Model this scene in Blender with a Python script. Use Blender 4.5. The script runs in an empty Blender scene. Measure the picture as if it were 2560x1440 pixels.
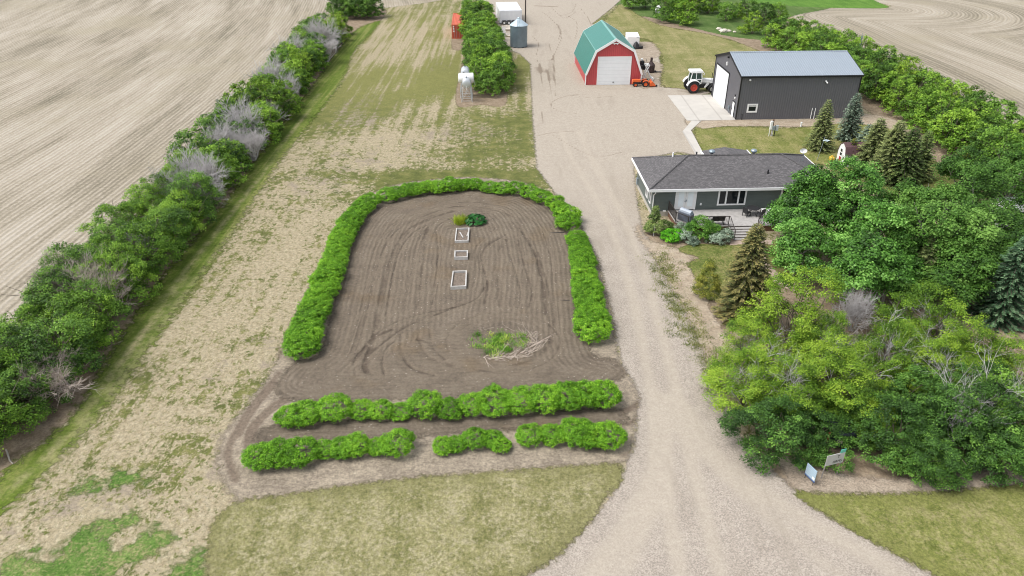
import bpy, bmesh, math, random
import numpy as np
from mathutils import Vector, Matrix

# ---------------------------------------------------------------- scene, camera, light
sc = bpy.context.scene
COL = sc.collection
F = 1837.0; CH = 31.0; TH = math.radians(30.3); CT, ST = math.cos(TH), math.sin(TH)
K = CH/28.0
YAW = math.radians(2.5)

def G(px, py, z=0.0):
    """point of the photograph -> place on the ground (or at height z)"""
    u = (px-1280)/F; v = (720-py)/F
    t = (z-CH)/(-ST+v*CT)
    return Vector((u*t, (CT+v*ST)*t, z))

cam = bpy.data.cameras.new('camera'); camo = bpy.data.objects.new('camera', cam); COL.objects.link(camo)
camo.location = (0, 0, CH); camo.rotation_euler = (math.pi/2-TH, 0, 0)
cam.sensor_width = 36; cam.lens = 36*F/2560; cam.clip_start = 0.5; cam.clip_end = 3000
sc.camera = camo

SUN_EL, SUN_AZ = math.radians(58), math.radians(-103)     # azimuth from +y, clockwise
w = bpy.data.worlds.new('World'); sc.world = w; w.use_nodes = True
wn = w.node_tree.nodes; wl = w.node_tree.links
sky = wn.new('ShaderNodeTexSky'); sky.sky_type = 'NISHITA'; sky.sun_disc = False
sky.sun_elevation = SUN_EL; sky.sun_rotation = SUN_AZ; sky.air_density = 1.0; sky.dust_density = 3.0; sky.ozone_density = 1.0
hs = wn.new('ShaderNodeHueSaturation'); hs.inputs['Saturation'].default_value = 0.34
wl.new(sky.outputs[0], hs.inputs['Color'])
bg = wn['Background']; bg.inputs[1].default_value = 0.15
wl.new(hs.outputs[0], bg.inputs[0])
sl = bpy.data.lights.new('sun', 'SUN'); sl.energy = 1.4; sl.angle = math.radians(28); sl.color = (1, .98, .945)
so = bpy.data.objects.new('sun', sl); COL.objects.link(so)
so.location = (-40, 20, 80)
sd = Vector((math.sin(SUN_AZ)*math.cos(SUN_EL), math.cos(SUN_AZ)*math.cos(SUN_EL), math.sin(SUN_EL)))
so.rotation_euler = sd.to_track_quat('Z', 'Y').to_euler()
sc.view_settings.view_transform = 'Standard'; sc.view_settings.look = 'None'
sc.view_settings.exposure = 0.63; sc.view_settings.gamma = 1
sc.cycles.max_bounces = 6; sc.cycles.diffuse_bounces = 3; sc.cycles.glossy_bounces = 2
sc.cycles.transmission_bounces = 3; sc.cycles.transparent_max_bounces = 12
sc.cycles.pixel_filter_type = 'BLACKMAN_HARRIS'; sc.cycles.filter_width = 1.05
sc.cycles.caustics_reflective = False; sc.cycles.caustics_refractive = False

# ---------------------------------------------------------------- object helpers
def tag(o, label=None, cat=None, group=None, kind=None):
    if label: o['label'] = label
    if cat: o['category'] = cat
    if group: o['group'] = group
    if kind: o['kind'] = kind
    return o

def thing(name, label, cat, loc=(0, 0, 0), rz=0.0, group=None):
    o = bpy.data.objects.new(name, None); COL.objects.link(o)
    o.location = loc; o.rotation_euler = (0, 0, rz); o.empty_display_size = .3
    return tag(o, label, cat, group)

def link(name, me, parent=None, loc=None, rz=0.0, s=None):
    o = bpy.data.objects.new(name, me); COL.objects.link(o)
    if parent: o.parent = parent
    if loc is not None: o.location = loc
    o.rotation_euler = (0, 0, rz)
    if s: o.scale = s if hasattr(s, '__len__') else (s, s, s)
    return o

class MB:
    """collects boxes, prisms, tubes and lathes; build() links them as ONE mesh object"""
    def __init__(s, k=1.0): s.v = []; s.f = []; s.k = k
    def add(s, vs, fs):
        n = len(s.v); s.v += [tuple(c*s.k for c in p) for p in vs]; s.f += [[i+n for i in f] for f in fs]; return s
    def box(s, x0, y0, z0, x1, y1, z1):
        return s.add([(x0,y0,z0),(x1,y0,z0),(x1,y1,z0),(x0,y1,z0),(x0,y0,z1),(x1,y0,z1),(x1,y1,z1),(x0,y1,z1)],
                     [(0,3,2,1),(4,5,6,7),(0,1,5,4),(1,2,6,5),(2,3,7,6),(3,0,4,7)])
    def cbox(s, c, size, rz=0, rx=0, ry=0):
        M = Matrix.Translation(c) @ Matrix.Rotation(rz,4,'Z') @ Matrix.Rotation(ry,4,'Y') @ Matrix.Rotation(rx,4,'X')
        hx, hy, hz = size[0]/2, size[1]/2, size[2]/2
        vs = [tuple(M @ Vector(p)) for p in ((-hx,-hy,-hz),(hx,-hy,-hz),(hx,hy,-hz),(-hx,hy,-hz),(-hx,-hy,hz),(hx,-hy,hz),(hx,hy,hz),(-hx,hy,hz))]
        return s.add(vs, [(0,3,2,1),(4,5,6,7),(0,1,5,4),(1,2,6,5),(2,3,7,6),(3,0,4,7)])
    def rbox(s, x0, y0, z0, x1, y1, z1, r):
        """box with chamfered vertical and top edges"""
        def ring(i, z): return [(x0+i+r,y0+i,z),(x1-i-r,y0+i,z),(x1-i,y0+i+r,z),(x1-i,y1-i-r,z),(x1-i-r,y1-i,z),(x0+i+r,y1-i,z),(x0+i,y1-i-r,z),(x0+i,y0+i+r,z)]
        return s.loft([ring(0,z0), ring(0,z1-r), ring(r*.35,z1-r*.3), ring(r,z1)])
    def loft(s, rings, caps=True):
        n = len(rings[0]); vs = [p for r in rings for p in r]; fs = []
        for i in range(len(rings)-1):
            for j in range(n):
                a = i*n+j; b = i*n+(j+1)%n
                fs.append((a, b, b+n, a+n))
        if caps: fs.append(tuple(range(n-1,-1,-1))); fs.append(tuple((len(rings)-1)*n+j for j in range(n)))
        return s.add(vs, fs)
    def prism(s, poly, axis, a0, a1):
        if axis == 'y': g = lambda p, a: (p[0], a, p[1])
        elif axis == 'x': g = lambda p, a: (a, p[0], p[1])
        else: g = lambda p, a: (p[0], p[1], a)
        return s.loft([[g(p, a0) for p in poly], [g(p, a1) for p in poly]])
    def tube(s, pts, rads, n=6, caps=True):
        pts = [Vector(p) for p in pts]
        if not hasattr(rads, '__len__'): rads = [rads]*len(pts)
        rings = []
        for i, p in enumerate(pts):
            d = (pts[min(i+1, len(pts)-1)] - pts[max(i-1, 0)])
            if d.length < 1e-6: d = Vector((0,0,1))
            d.normalize()
            a = d.cross(Vector((0,0,1)) if abs(d.z) < .9 else Vector((1,0,0))).normalized(); b = d.cross(a)
            rings.append([tuple(p + (a*math.cos(2*math.pi*k/n) + b*math.sin(2*math.pi*k/n))*rads[i]) for k in range(n)])
        return s.loft(rings, caps)
    def lathe(s, prof, n=20, c=(0,0,0), axis='z', caps=True):
        rings = []
        for r, h in prof:
            ring = []
            for k in range(n):
                a = 2*math.pi*k/n; x, y = r*math.cos(a), r*math.sin(a)
                p = (x, y, h) if axis == 'z' else ((x, h, y) if axis == 'y' else (h, x, y))
                ring.append((p[0]+c[0], p[1]+c[1], p[2]+c[2]))
            rings.append(ring)
        return s.loft(rings, caps)
    def mesh(s, name, mat, smooth=False):
        me = bpy.data.meshes.new(name); me.from_pydata(s.v, [], s.f)
        bm = bmesh.new(); bm.from_mesh(me); bmesh.ops.recalc_face_normals(bm, faces=bm.faces)
        uv = bm.loops.layers.uv.new('UVMap')
        for f in bm.faces:
            n = f.normal
            if abs(n.z) > .985: u_, v_ = Vector((1,0,0)), Vector((0,1,0))
            else:
                u_ = Vector((0,0,1)).cross(n).normalized(); v_ = n.cross(u_)
            for l in f.loops: l[uv].uv = (l.vert.co.dot(u_), l.vert.co.dot(v_))
            f.smooth = smooth
        bm.to_mesh(me); bm.free()
        me.materials.append(mat); return me
    def build(s, name, mat, parent=None, smooth=False):
        return link(name, s.mesh(name, mat, smooth), parent)

# ---------------------------------------------------------------- material helpers
def S(r, g, b, k=1.0):
    f = lambda c: (c/255/12.92 if c/255 <= .04045 else ((c/255+.055)/1.055)**2.4)/k
    return (f(r), f(g), f(b), 1)

class NT:
    def __init__(s, mat): s.nt = mat.node_tree; s.N = s.nt.nodes; s.L = s.nt.links
    def set(s, sock, v):
        if isinstance(v, bpy.types.NodeSocket): s.L.new(v, sock)
        else: sock.default_value = v
    def node(s, t, **kw):
        n = s.N.new(t)
        for k, v in kw.items(): setattr(n, k, v)
        return n
    def pos(s): return s.node('ShaderNodeTexCoord').outputs['Object']
    def uv(s): return s.node('ShaderNodeTexCoord').outputs['UV']
    def attr(s, name): return s.node('ShaderNodeAttribute', attribute_name=name).outputs['Fac']
    def vmap(s, v, scale=(1,1,1), rz=0.0):
        n = s.node('ShaderNodeMapping'); s.L.new(v, n.inputs[0]); n.inputs['Scale'].default_value = scale
        n.inputs['Rotation'].default_value = (0, 0, rz); return n.outputs[0]
    def noise(s, v, scale, detail=3, rough=.55, dist=0.0):
        n = s.node('ShaderNodeTexNoise'); s.L.new(v, n.inputs['Vector']); n.inputs['Scale'].default_value = scale
        n.inputs['Detail'].default_value = detail; n.inputs['Roughness'].default_value = rough; n.inputs['Distortion'].default_value = dist
        return n.outputs[0]
    def voro(s, v, scale, feat='F1', out=0):
        n = s.node('ShaderNodeTexVoronoi', feature=feat); s.L.new(v, n.inputs['Vector']); n.inputs['Scale'].default_value = scale
        return n.outputs[out]
    def math(s, op, a, b=0.0, c=0.0):
        n = s.node('ShaderNodeMath', operation=op); s.set(n.inputs[0], a); s.set(n.inputs[1], b); s.set(n.inputs[2], c); return n.outputs[0]
    def mr(s, v, a, b, c=0.0, d=1.0, smooth=True):
        n = s.node('ShaderNodeMapRange', interpolation_type='SMOOTHSTEP' if smooth else 'LINEAR')
        s.set(n.inputs[0], v)
        for i, x in enumerate((a, b, c, d)): s.set(n.inputs[i+1], x)
        return n.outputs[0]
    def mix(s, f, a, b):
        n = s.node('ShaderNodeMix', data_type='RGBA'); s.set(n.inputs[0], f); s.set(n.inputs[6], a); s.set(n.inputs[7], b); return n.outputs[2]
    def mul(s, col, f):
        n = s.node('ShaderNodeMix', data_type='RGBA', blend_type='MULTIPLY'); n.inputs[0].default_value = 1
        s.set(n.inputs[6], col)
        c = s.node('ShaderNodeCombineColor'); 
        for i in range(3): s.set(c.inputs[i], f)
        s.L.new(c.outputs[0], n.inputs[7]); return n.outputs[2]
    def ramp(s, f, stops):
        n = s.node('ShaderNodeValToRGB'); s.set(n.inputs[0], f); e = n.color_ramp.elements
        while len(e) < len(stops): e.new(.5)
        for i, (p, c) in enumerate(stops): e[i].position = p; e[i].color = c
        return n.outputs[0]
    def bump(s, h, strength=.5, dist=.05):
        n = s.node('ShaderNodeBump'); s.set(n.inputs['Height'], h); n.inputs['Strength'].default_value = strength; n.inputs['Distance'].default_value = dist
        return n.outputs[0]
    def principled(s): return s.N['Principled BSDF']

def newmat(name):
    m = bpy.data.materials.new(name); m.use_nodes = True; return m, NT(m)

def pm(name, col, rough=.6, metal=0.0, var=.12, vs=1.2, pat=None, per=.2, depth=.015, c2=None, c2amt=.5, spec=.5, dirt=None):
    """a surface material: base colour with uneven wear and a modelled ribbing, lapping, shingling or boarding in the bump"""
    m, t = newmat(name); p = t.principled(); ob = t.pos()
    n = t.noise(ob, vs, 4, .65)
    f = t.mr(n, .25, .75, 1-var, 1+var, False)
    c = t.mul(col, f)
    if dirt is not None: c = t.mix(t.mr(t.noise(ob, vs*2.3, 5, .7), .55, .8, 0, .6), c, dirt)
    p.inputs['Roughness'].default_value = rough; p.inputs['Metallic'].default_value = metal
    p.inputs['Specular IOR Level'].default_value = spec
    if pat:
        sep = t.node('ShaderNodeSeparateXYZ'); t.L.new(t.uv(), sep.inputs[0]); u, v = sep.outputs[0], sep.outputs[1]
        if pat == 'ribs':
            h = t.math('PINGPONG', u, per/2); h = t.mr(h, per*.12, per*.3, 1, 0); 
            if c2 is not None: c = t.mix(t.math('MULTIPLY', h, c2amt), c, c2)
        elif pat == 'laps':
            h = t.math('DIVIDE', t.math('MODULO', t.math('ADD', v, 100.0), per), per)
            h = t.math('SUBTRACT', 1.0, h)
            if c2 is not None: c = t.mix(t.math('MULTIPLY', t.mr(h, .85, .98), c2amt), c, c2)
        elif pat == 'lines':
            h = t.mr(t.math('PINGPONG', v, per/2), 0.0, per*.07, 0, 1)
            if c2 is not None: c = t.mix(t.math('MULTIPLY', t.math('SUBTRACT', 1.0, h), c2amt), c, c2)
        elif pat == 'boards':
            h = t.mr(t.math('PINGPONG', u, per/2), 0.0, per*.06, 0, 1)
            if c2 is not None: c = t.mix(t.math('MULTIPLY', t.math('SUBTRACT', 1.0, h), c2amt), c, c2)
        elif pat == 'shingle':
            b = t.node('ShaderNodeTexBrick'); t.L.new(t.uv(), b.inputs[0]); b.inputs['Scale'].default_value = 1
            b.inputs['Brick Width'].default_value = per*1.6; b.inputs['Row Height'].default_value = per*.8; b.inputs['Mortar Size'].default_value = .012
            b.offset = .37; b.inputs['Color1'].default_value = (.78,.78,.78,1); b.inputs['Color2'].default_value = (1.36,1.34,1.33,1); b.inputs['Mortar'].default_value = (.6,.6,.6,1)
            b.inputs['Bias'].default_value = -.25
            mm = t.node('ShaderNodeMix', data_type='RGBA', blend_type='MULTIPLY'); mm.inputs[0].default_value = 1
            t.L.new(c, mm.inputs[6]); t.L.new(b.outputs[0], mm.inputs[7]); c = mm.outputs[2]; h = t.math('SUBTRACT', 1.0, b.outputs[1])
        t.L.new(t.bump(h, .8, depth), p.inputs['Normal'])
    else:
        t.L.new(t.bump(t.noise(ob, 9, 4), .15, .02), p.inputs['Normal'])
    t.L.new(c, p.inputs['Base Color']); return m

def glass(name, col=(.012,.016,.018,1)):
    m, t = newmat(name); p = t.principled(); p.inputs['Base Color'].default_value = col; p.inputs['Roughness'].default_value = .05
    p.inputs['Specular IOR Level'].default_value = .35; return m

def leafmat(name, dark, mid, light, trans=.3, rough=.55, rnd=.35):
    """foliage: colour differs leaf by leaf and shrub by shrub"""
    m, t = newmat(name); p = t.principled()
    tint = t.attr('tint')
    oi = t.node('ShaderNodeObjectInfo').outputs['Random']
    f = t.math('ADD', tint, t.mr(oi, 0, 1, -rnd*.5, rnd*.5, False))
    c = t.ramp(f, [(.12, dark), (.5, mid), (.9, light)])
    t.L.new(c, p.inputs['Base Color']); p.inputs['Roughness'].default_value = rough; p.inputs['Specular IOR Level'].default_value = .25
    tr = t.node('ShaderNodeBsdfTranslucent'); t.L.new(c, tr.inputs[0])
    mx = t.node('ShaderNodeMixShader'); mx.inputs[0].default_value = trans
    t.L.new(p.outputs[0], mx.inputs[1]); t.L.new(tr.outputs[0], mx.inputs[2])
    t.L.new(mx.outputs[0], t.N['Material Output'].inputs[0]); return m

# ---------------------------------------------------------------- ground sheets
def smoothline(pts, closed=False, n=6):
    P = [np.array(p[:2], float) for p in pts]; out = []; m = len(P)
    for i in range(m if closed else m-1):
        p0 = P[(i-1) % m] if (closed or i > 0) else P[i]; p1 = P[i]; p2 = P[(i+1) % m]
        p3 = P[(i+2) % m] if (closed or i < m-2) else p2
        for j in range(n):
            t = j/n
            out.append(.5*((2*p1)+(-p0+p2)*t+(2*p0-5*p1+4*p2-p3)*t*t+(-p0+3*p1-3*p2+p3)*t**3))
    if not closed: out.append(P[-1])
    return np.array(out)

def distline(P, line, closed=False):
    A = line if closed else line[:-1]; B = np.roll(line, -1, 0) if closed else line[1:]
    d = np.full(len(P), 1e9)
    for a, b in zip(A, B):
        ab = b-a; L = max(ab@ab, 1e-9); t = np.clip(((P-a)@ab)/L, 0, 1)
        d = np.minimum(d, np.hypot(*(P-(a+t[:, None]*ab)).T))
    return d

def inside(P, poly):
    r = np.zeros(len(P), bool); x, y = P[:, 0], P[:, 1]; j = len(poly)-1
    for i in range(len(poly)):
        xi, yi = poly[i]; xj, yj = poly[j]
        c = ((yi > y) != (yj > y)) & (x < (xj-xi)*(y-yi)/((yj-yi) if abs(yj-yi) > 1e-12 else 1e-12)+xi)
        r ^= c; j = i
    return r

def W(pxs): return [tuple(G(*p)[:2]) for p in pxs]

def gridmesh(name, poly, cell, z, mat, feather=1.0, attrs=None, disp=None, smooth=True):
    """one ground sheet: a grid cut to a smooth outline, with the distance from that outline stored as 'e'"""
    L = smoothline(poly, True) if smooth else np.array(poly, float)
    x0, y0 = L.min(0)-feather; x1, y1 = L.max(0)+feather
    nx, ny = int((x1-x0)/cell)+2, int((y1-y0)/cell)+2
    X, Y = np.meshgrid(x0+np.arange(nx)*cell, y0+np.arange(ny)*cell)
    P = np.stack([X.ravel(), Y.ravel()], 1)
    e = distline(P, L, True); e = np.where(inside(P, L), e, -e)
    keep = e > -feather-cell
    I = np.arange(nx*ny).reshape(ny, nx)
    q = np.stack([I[:-1, :-1], I[:-1, 1:], I[1:, 1:], I[1:, :-1]], -1).reshape(-1, 4)
    q = q[keep[q].any(1)]
    used = np.unique(q); remap = -np.ones(nx*ny, int); remap[used] = np.arange(len(used))
    q = remap[q]; P = P[used]; e = e[used]
    A = {'e': e}
    for k, fn in (attrs or {}).items(): A[k] = fn(P, e)
    zz = np.full(len(P), z)
    if disp: zz = zz+disp(P, A)
    return npmesh(name, np.column_stack([P, zz]), q, mat, A, smooth=True)

def npmesh(name, V, Q, mat, vattrs=None, fattrs=None, smooth=False):
    me = bpy.data.meshes.new(name); k = Q.shape[1]
    me.vertices.add(len(V)); me.vertices.foreach_set('co', np.asarray(V, np.float32).ravel())
    me.loops.add(Q.size); me.loops.foreach_set('vertex_index', Q.astype(np.int32).ravel())
    me.polygons.add(len(Q)); me.polygons.foreach_set('loop_start', np.arange(0, Q.size, k, dtype=np.int32))
    me.polygons.foreach_set('loop_total', np.full(len(Q), k, np.int32))
    if smooth: me.polygons.foreach_set('use_smooth', np.ones(len(Q), bool))
    me.update(calc_edges=True)
    for n, a in (vattrs or {}).items():
        at = me.attributes.new(n, 'FLOAT', 'POINT'); at.data.foreach_set('value', np.asarray(a, np.float32))
    for n, a in (fattrs or {}).items():
        at = me.attributes.new(n, 'FLOAT', 'FACE'); at.data.foreach_set('value', np.asarray(a, np.float32))
    me.validate(); me.materials.append(mat); return me

def groundmat(name, fn, amp=.6, wid=.15, escale=2.5, rough=.9, bumpd=.04, bstr=.5, clear=True):
    """fn(t, pos) -> colour socket, height socket; the outline frays with noise"""
    m, t = newmat(name); p = t.principled(); pos = t.pos()
    c, h = fn(t, pos)
    t.L.new(c, p.inputs['Base Color']); p.inputs['Roughness'].default_value = rough; p.inputs['Specular IOR Level'].default_value = .15
    t.L.new(t.bump(h, bstr, bumpd), p.inputs['Normal'])
    if clear:
        n = t.noise(pos, escale, 5, .65)
        e = t.math('MULTIPLY_ADD', t.math('SUBTRACT', n, .5), amp*3.0, t.attr('e'))
        a = t.mr(e, -wid, wid, 0, 1)
        tr = t.node('ShaderNodeBsdfTransparent'); mx = t.node('ShaderNodeMixShader')
        t.L.new(a, mx.inputs[0]); t.L.new(tr.outputs[0], mx.inputs[1]); t.L.new(p.outputs[0], mx.inputs[2])
        t.L.new(mx.outputs[0], t.N['Material Output'].inputs[0])
    return m
# ---------------------------------------------------------------- the ground
GK = 1.55
def gc(r, g, b): return S(r, g, b, GK)
rs = np.random.RandomState(7)

def blobs(items):
    """soft regional weights, given as places in the photograph with a radius in metres"""
    it = [(np.array(G(x, y)[:2]), rx, ry, wt) for x, y, rx, ry, wt in items]
    def fn(P, e=None):
        r = np.zeros(len(P))
        for c, rx, ry, wt in it:
            d = ((P-c)/np.array([rx, ry])); r += wt*np.exp(-(d**2).sum(1))
        return r
    return fn

def lines(items, world=False):
    """worn or rutted tracks: (points, half width, weight)"""
    it = [(smoothline(W(p)), hw, wt) for p, hw, wt in items]
    def fn(P, e=None):
        r = np.zeros(len(P))
        for L, hw, wt in it:
            lo, hi = L.min(0)-hw*3, L.max(0)+hw*3
            m = ((P > lo) & (P < hi)).all(1)
            if m.any():
                d = distline(P[m], L); r[m] += wt*np.exp(-(d/hw)**2)
        return r
    return fn

def texture_detail(t, pos, s=9.0, lo=.8, hi=1.2):
    m = (lo+hi)/2; a = (hi-lo)/2
    return t.math('MULTIPLY', t.mr(t.noise(pos, s*.42, 4, .85), .36, .64, m-a*1.05, m+a*1.05, False), t.mr(t.noise(pos, s*1.1, 2, .6), .35, .65, .93, 1.07, False))

# base: the dry lawn over everything
def f_lawn(t, pos):
    g = t.attr('g'); bare = t.attr('bare')
    warp = t.vmap(pos, (1, .75, 1), rz=.1)
    tuft = t.math('ADD', t.math('MULTIPLY', t.noise(warp, 1.5, 4, .7, .4), .55), t.math('MULTIPLY', t.noise(warp, 4.4, 4, .8, .3), .45))
    big = t.noise(pos, .16, 3, .6)
    mow = t.noise(t.vmap(pos, (.9, .035, 1), rz=-.07), 1.0, 3, .6)
    s = t.math('ADD', tuft, t.math('MULTIPLY', t.math('SUBTRACT', big, .5), .3))
    s = t.math('ADD', s, t.math('MULTIPLY', g, .22))
    s = t.math('ADD', s, t.math('MULTIPLY', t.math('SUBTRACT', mow, .5), t.mr(t.attr('mow'), 0, 1, 0, 1.25, False)))
    mw = t.mr(t.attr('mow'), 0, 1, 0, .13, False)
    mask = t.mr(s, t.math('MULTIPLY_ADD', mw, -.35, .515), t.math('MULTIPLY_ADD', mw, 1.5, .575))
    green = t.ramp(t.noise(pos, .7, 4, .6), [(.3, gc(84, 98, 38)), (.5, gc(112, 120, 56)), (.72, gc(148, 146, 86))])
    straw = t.ramp(t.noise(warp, 3.2, 6, .75), [(.28, gc(152, 138, 110)), (.45, gc(186, 172, 140)), (.6, gc(206, 193, 163)), (.75, gc(222, 211, 184))])
    soil = gc(178, 164, 143)
    c = t.mix(t.mr(t.math('ADD', t.noise(pos, .5, 5, .7), bare), .64, .80), straw, soil)
    green = t.mix(t.mr(t.attr('mow'), .1, 1, 0, .7), green, t.mul(gc(150, 150, 84), t.mr(tuft, .35, .65, .8, 1.15, False)))
    c = t.mix(t.math('MULTIPLY', mask, .92), c, green)
    c = t.mul(c, texture_detail(t, pos, 11, .74, 1.26))
    return c, t.math('ADD', t.math('MULTIPLY', tuft, 1.0), t.math('MULTIPLY', t.noise(pos, 14, 3), .4))
m_lawn = groundmat('dry lawn', f_lawn, clear=False, bumpd=.12, bstr=.6)
greens = blobs([(900, 250, 9, 13, .6), (980, 210, 7, 14, .5), (880, 200, 7, 13, .5), (1110, 175, 5, 12, 1.5), (1100, 215, 4, 7, 1.1), (1290, 180, 3, 12, 1.3), (1200, 215, 3, 10, .8),
    (1230, 370, 6, 6, .7), (1100, 440, 14, 2.2, .9), (1190, 300, 8, 5, .5), (1310, 300, 2.5, 10, .6), (1000, 480, 6, 3, .5), (780, 300, 4, 9, .6), (640, 990, 1.5, 2.5, .5), (330, 1010, 3, 6, .25),
    (1700, 110, 16, 20, .9), (1620, 60, 16, 20, .7), (1800, 150, 14, 16, 1.1), (1640, 170, 8, 8, .4), (1760, 200, 8, 8, .3), (1000, 60, 30, 40, .25), (1120, 30, 20, 30, .3), (1850, 350, 14, 9, .6), (2280, 420, 8, 10, .7), (2330, 450, 8, 8, .6), (560, 600, 5, 9, .3), (1300, 460, 5, 2, .6), (400, 1150, 4, 4, .2)])
bares = blobs([(880, 285, 4.5, 7, .45), (930, 265, 4, 6, .4), (1000, 380, 14, 12, .06), (760, 470, 6, 8, .12), (640, 900, 4, 8, .15), (480, 1160, 8, 4, .04), (1140, 330, 5, 4, .2), (590, 1130, 2, 3, .2), (1105, 170, 1.7, 3.2, .9), (1690, 140, 5, 7, .25), (250, 1240, 3, 1, .2), (130, 1280, 6, 2.5, .1), (1240, 330, 4, 4, .15), (900, 420, 10, 10, .1)])
mows = blobs([(1000, 90, 34, 45, 1.0), (950, 200, 26, 26, .5), (330, 950, 10, 16, .2), (500, 700, 10, 16, .2)])
base = [(-420, -60), (420, -60), (420, 760), (-420, 760)]
def base_sheet():
    xs = np.concatenate([[-420, -250], np.arange(-125, 126, 1.0), [250, 420]]); ys = np.concatenate([[-60], np.arange(14, 215, 1.0), [300, 760]])
    X, Y = np.meshgrid(xs, ys); P = np.stack([X.ravel(), Y.ravel()], 1); ny, nx = X.shape
    I = np.arange(nx*ny).reshape(ny, nx)
    q = np.stack([I[:-1, :-1], I[:-1, 1:], I[1:, 1:], I[1:, :-1]], -1).reshape(-1, 4)
    return npmesh('ground', np.column_stack([P, np.zeros(len(P))]), q, m_lawn, {'g': greens(P), 'bare': bares(P), 'mow': mows(P)}, smooth=True)
tag(link('ground', base_sheet()), 'patchy dry lawn of straw and green tufts', 'ground', kind='structure')

NSH = [0]
def sheet(name, poly, cell, layer, mat, label, cat, **kw):
    NSH[0] += 1     # no two sheets lie on the same plane
    return tag(link(name, gridmesh(name, poly, cell, .004*layer+.0008*NSH[0], mat, **kw)), label, cat, kind='structure')

# stubble fields left and right, with seed rows that follow their edges
def f_field(t, pos, light, dark, greyg, per=.62):
    row = t.attr('row')
    wob = t.math('ADD', row, t.math('MULTIPLY', t.math('SUBTRACT', t.noise(pos, .35, 3), .5), .30))
    r1 = t.math('SINE', t.math('MULTIPLY', wob, 2*math.pi/per))
    fine = t.noise(pos, 2.6, 5, .85)
    cmb = t.node('ShaderNodeCombineXYZ'); t.set(cmb.inputs[0], t.math('MULTIPLY', row, .13)); t.set(cmb.inputs[1], t.math('MULTIPLY', t.attr('along'), .017))
    band = t.noise(cmb.outputs[0], 1.0, 5, .7)
    cmb2 = t.node('ShaderNodeCombineXYZ'); t.set(cmb2.inputs[0], t.math('MULTIPLY', row, 1.1)); t.set(cmb2.inputs[1], t.math('MULTIPLY', t.attr('along'), .05))
    streak = t.noise(cmb2.outputs[0], 1.0, 4, .7)
    patch = t.noise(pos, .05, 4, .6)
    s = t.math('ADD', t.math('MULTIPLY', t.math('MULTIPLY', r1, t.mr(fine, .35, .62, 0, 1.3, False)), .12), t.math('MULTIPLY', t.math('SUBTRACT', fine, .5), 1.2))
    s = t.math('ADD', s, t.math('MULTIPLY', t.math('SUBTRACT', band, .5), 1.5))
    s = t.math('ADD', s, t.math('MULTIPLY', t.math('SUBTRACT', streak, .5), .7))
    c = t.ramp(t.math('ADD', s, .55), [(.08, dark), (.36, greyg), (.6, light), (.9, gc(218, 208, 192))])
    c = t.mix(t.mr(patch, .48, .68, 0, .65), c, t.mul(gc(190, 179, 154), t.mr(fine, .2, .8, .75, 1.2, False)))
    return c, t.math('ADD', r1, t.math('MULTIPLY', fine, 2.0))
m_fieldL = groundmat('wheat stubble', lambda t, p: f_field(t, p, gc(198, 186, 166), gc(118, 112, 94), gc(164, 154, 134)), amp=.5, bumpd=.05)
m_fieldR = groundmat('wheat stubble right', lambda t, p: f_field(t, p, gc(200, 188, 168), gc(116, 109, 92), gc(168, 158, 138), .85), amp=.5, bumpd=.06)
a_, b_ = np.array(G(140, 500)[:2]), np.array(G(492, 257)[:2]); dL = (b_-a_)/np.hypot(*(b_-a_)); nL = np.array([dL[1], -dL[0]])
fieldL = W([(-420, 1440), (-60, 1040), (230, 730), (330, 600), (520, 400), (640, 260), (740, 150), (800, 70), (850, 26), (960, 20), (1060, 8), (1140, -6)]) + [(-20, 260), (-60, 400), (-330, 400), (-330, 0)]
sheet('stubble_field', fieldL, 1.2, 1, m_fieldL, 'pale harvested stubble field with straight seed rows beyond the long shelterbelt', 'field', smooth=False, feather=2.5,
      attrs={'row': lambda P, e: (P-a_)@nL + .0009*((P-a_)@dL)**2*np.sign((P-a_)@dL), 'along': lambda P, e: (P-a_)@dL})
fieldR = W([(2900, 470), (2560, 330), (2440, 285), (2300, 200), (2200, 150), (2120, 115), (2050, 75), (1990, 48), (1975, 34), (2010, 24), (2110, 20), (2215, 22), (2230, 14), (2190, 6), (2120, -6)]) + [(80, 250), (80, 400), (330, 400), (330, 60)]
guideR = smoothline(fieldR[:12])
sheet('stubble_field', fieldR, .8, 1, m_fieldR, 'pale stubble field with seed rows curving round its corner beyond the dark shop', 'field', smooth=False, feather=2.5,
      attrs={'row': lambda P, e: distline(P, guideR), 'along': lambda P, e: P[:, 0]*.8+P[:, 1]*.3})

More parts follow.
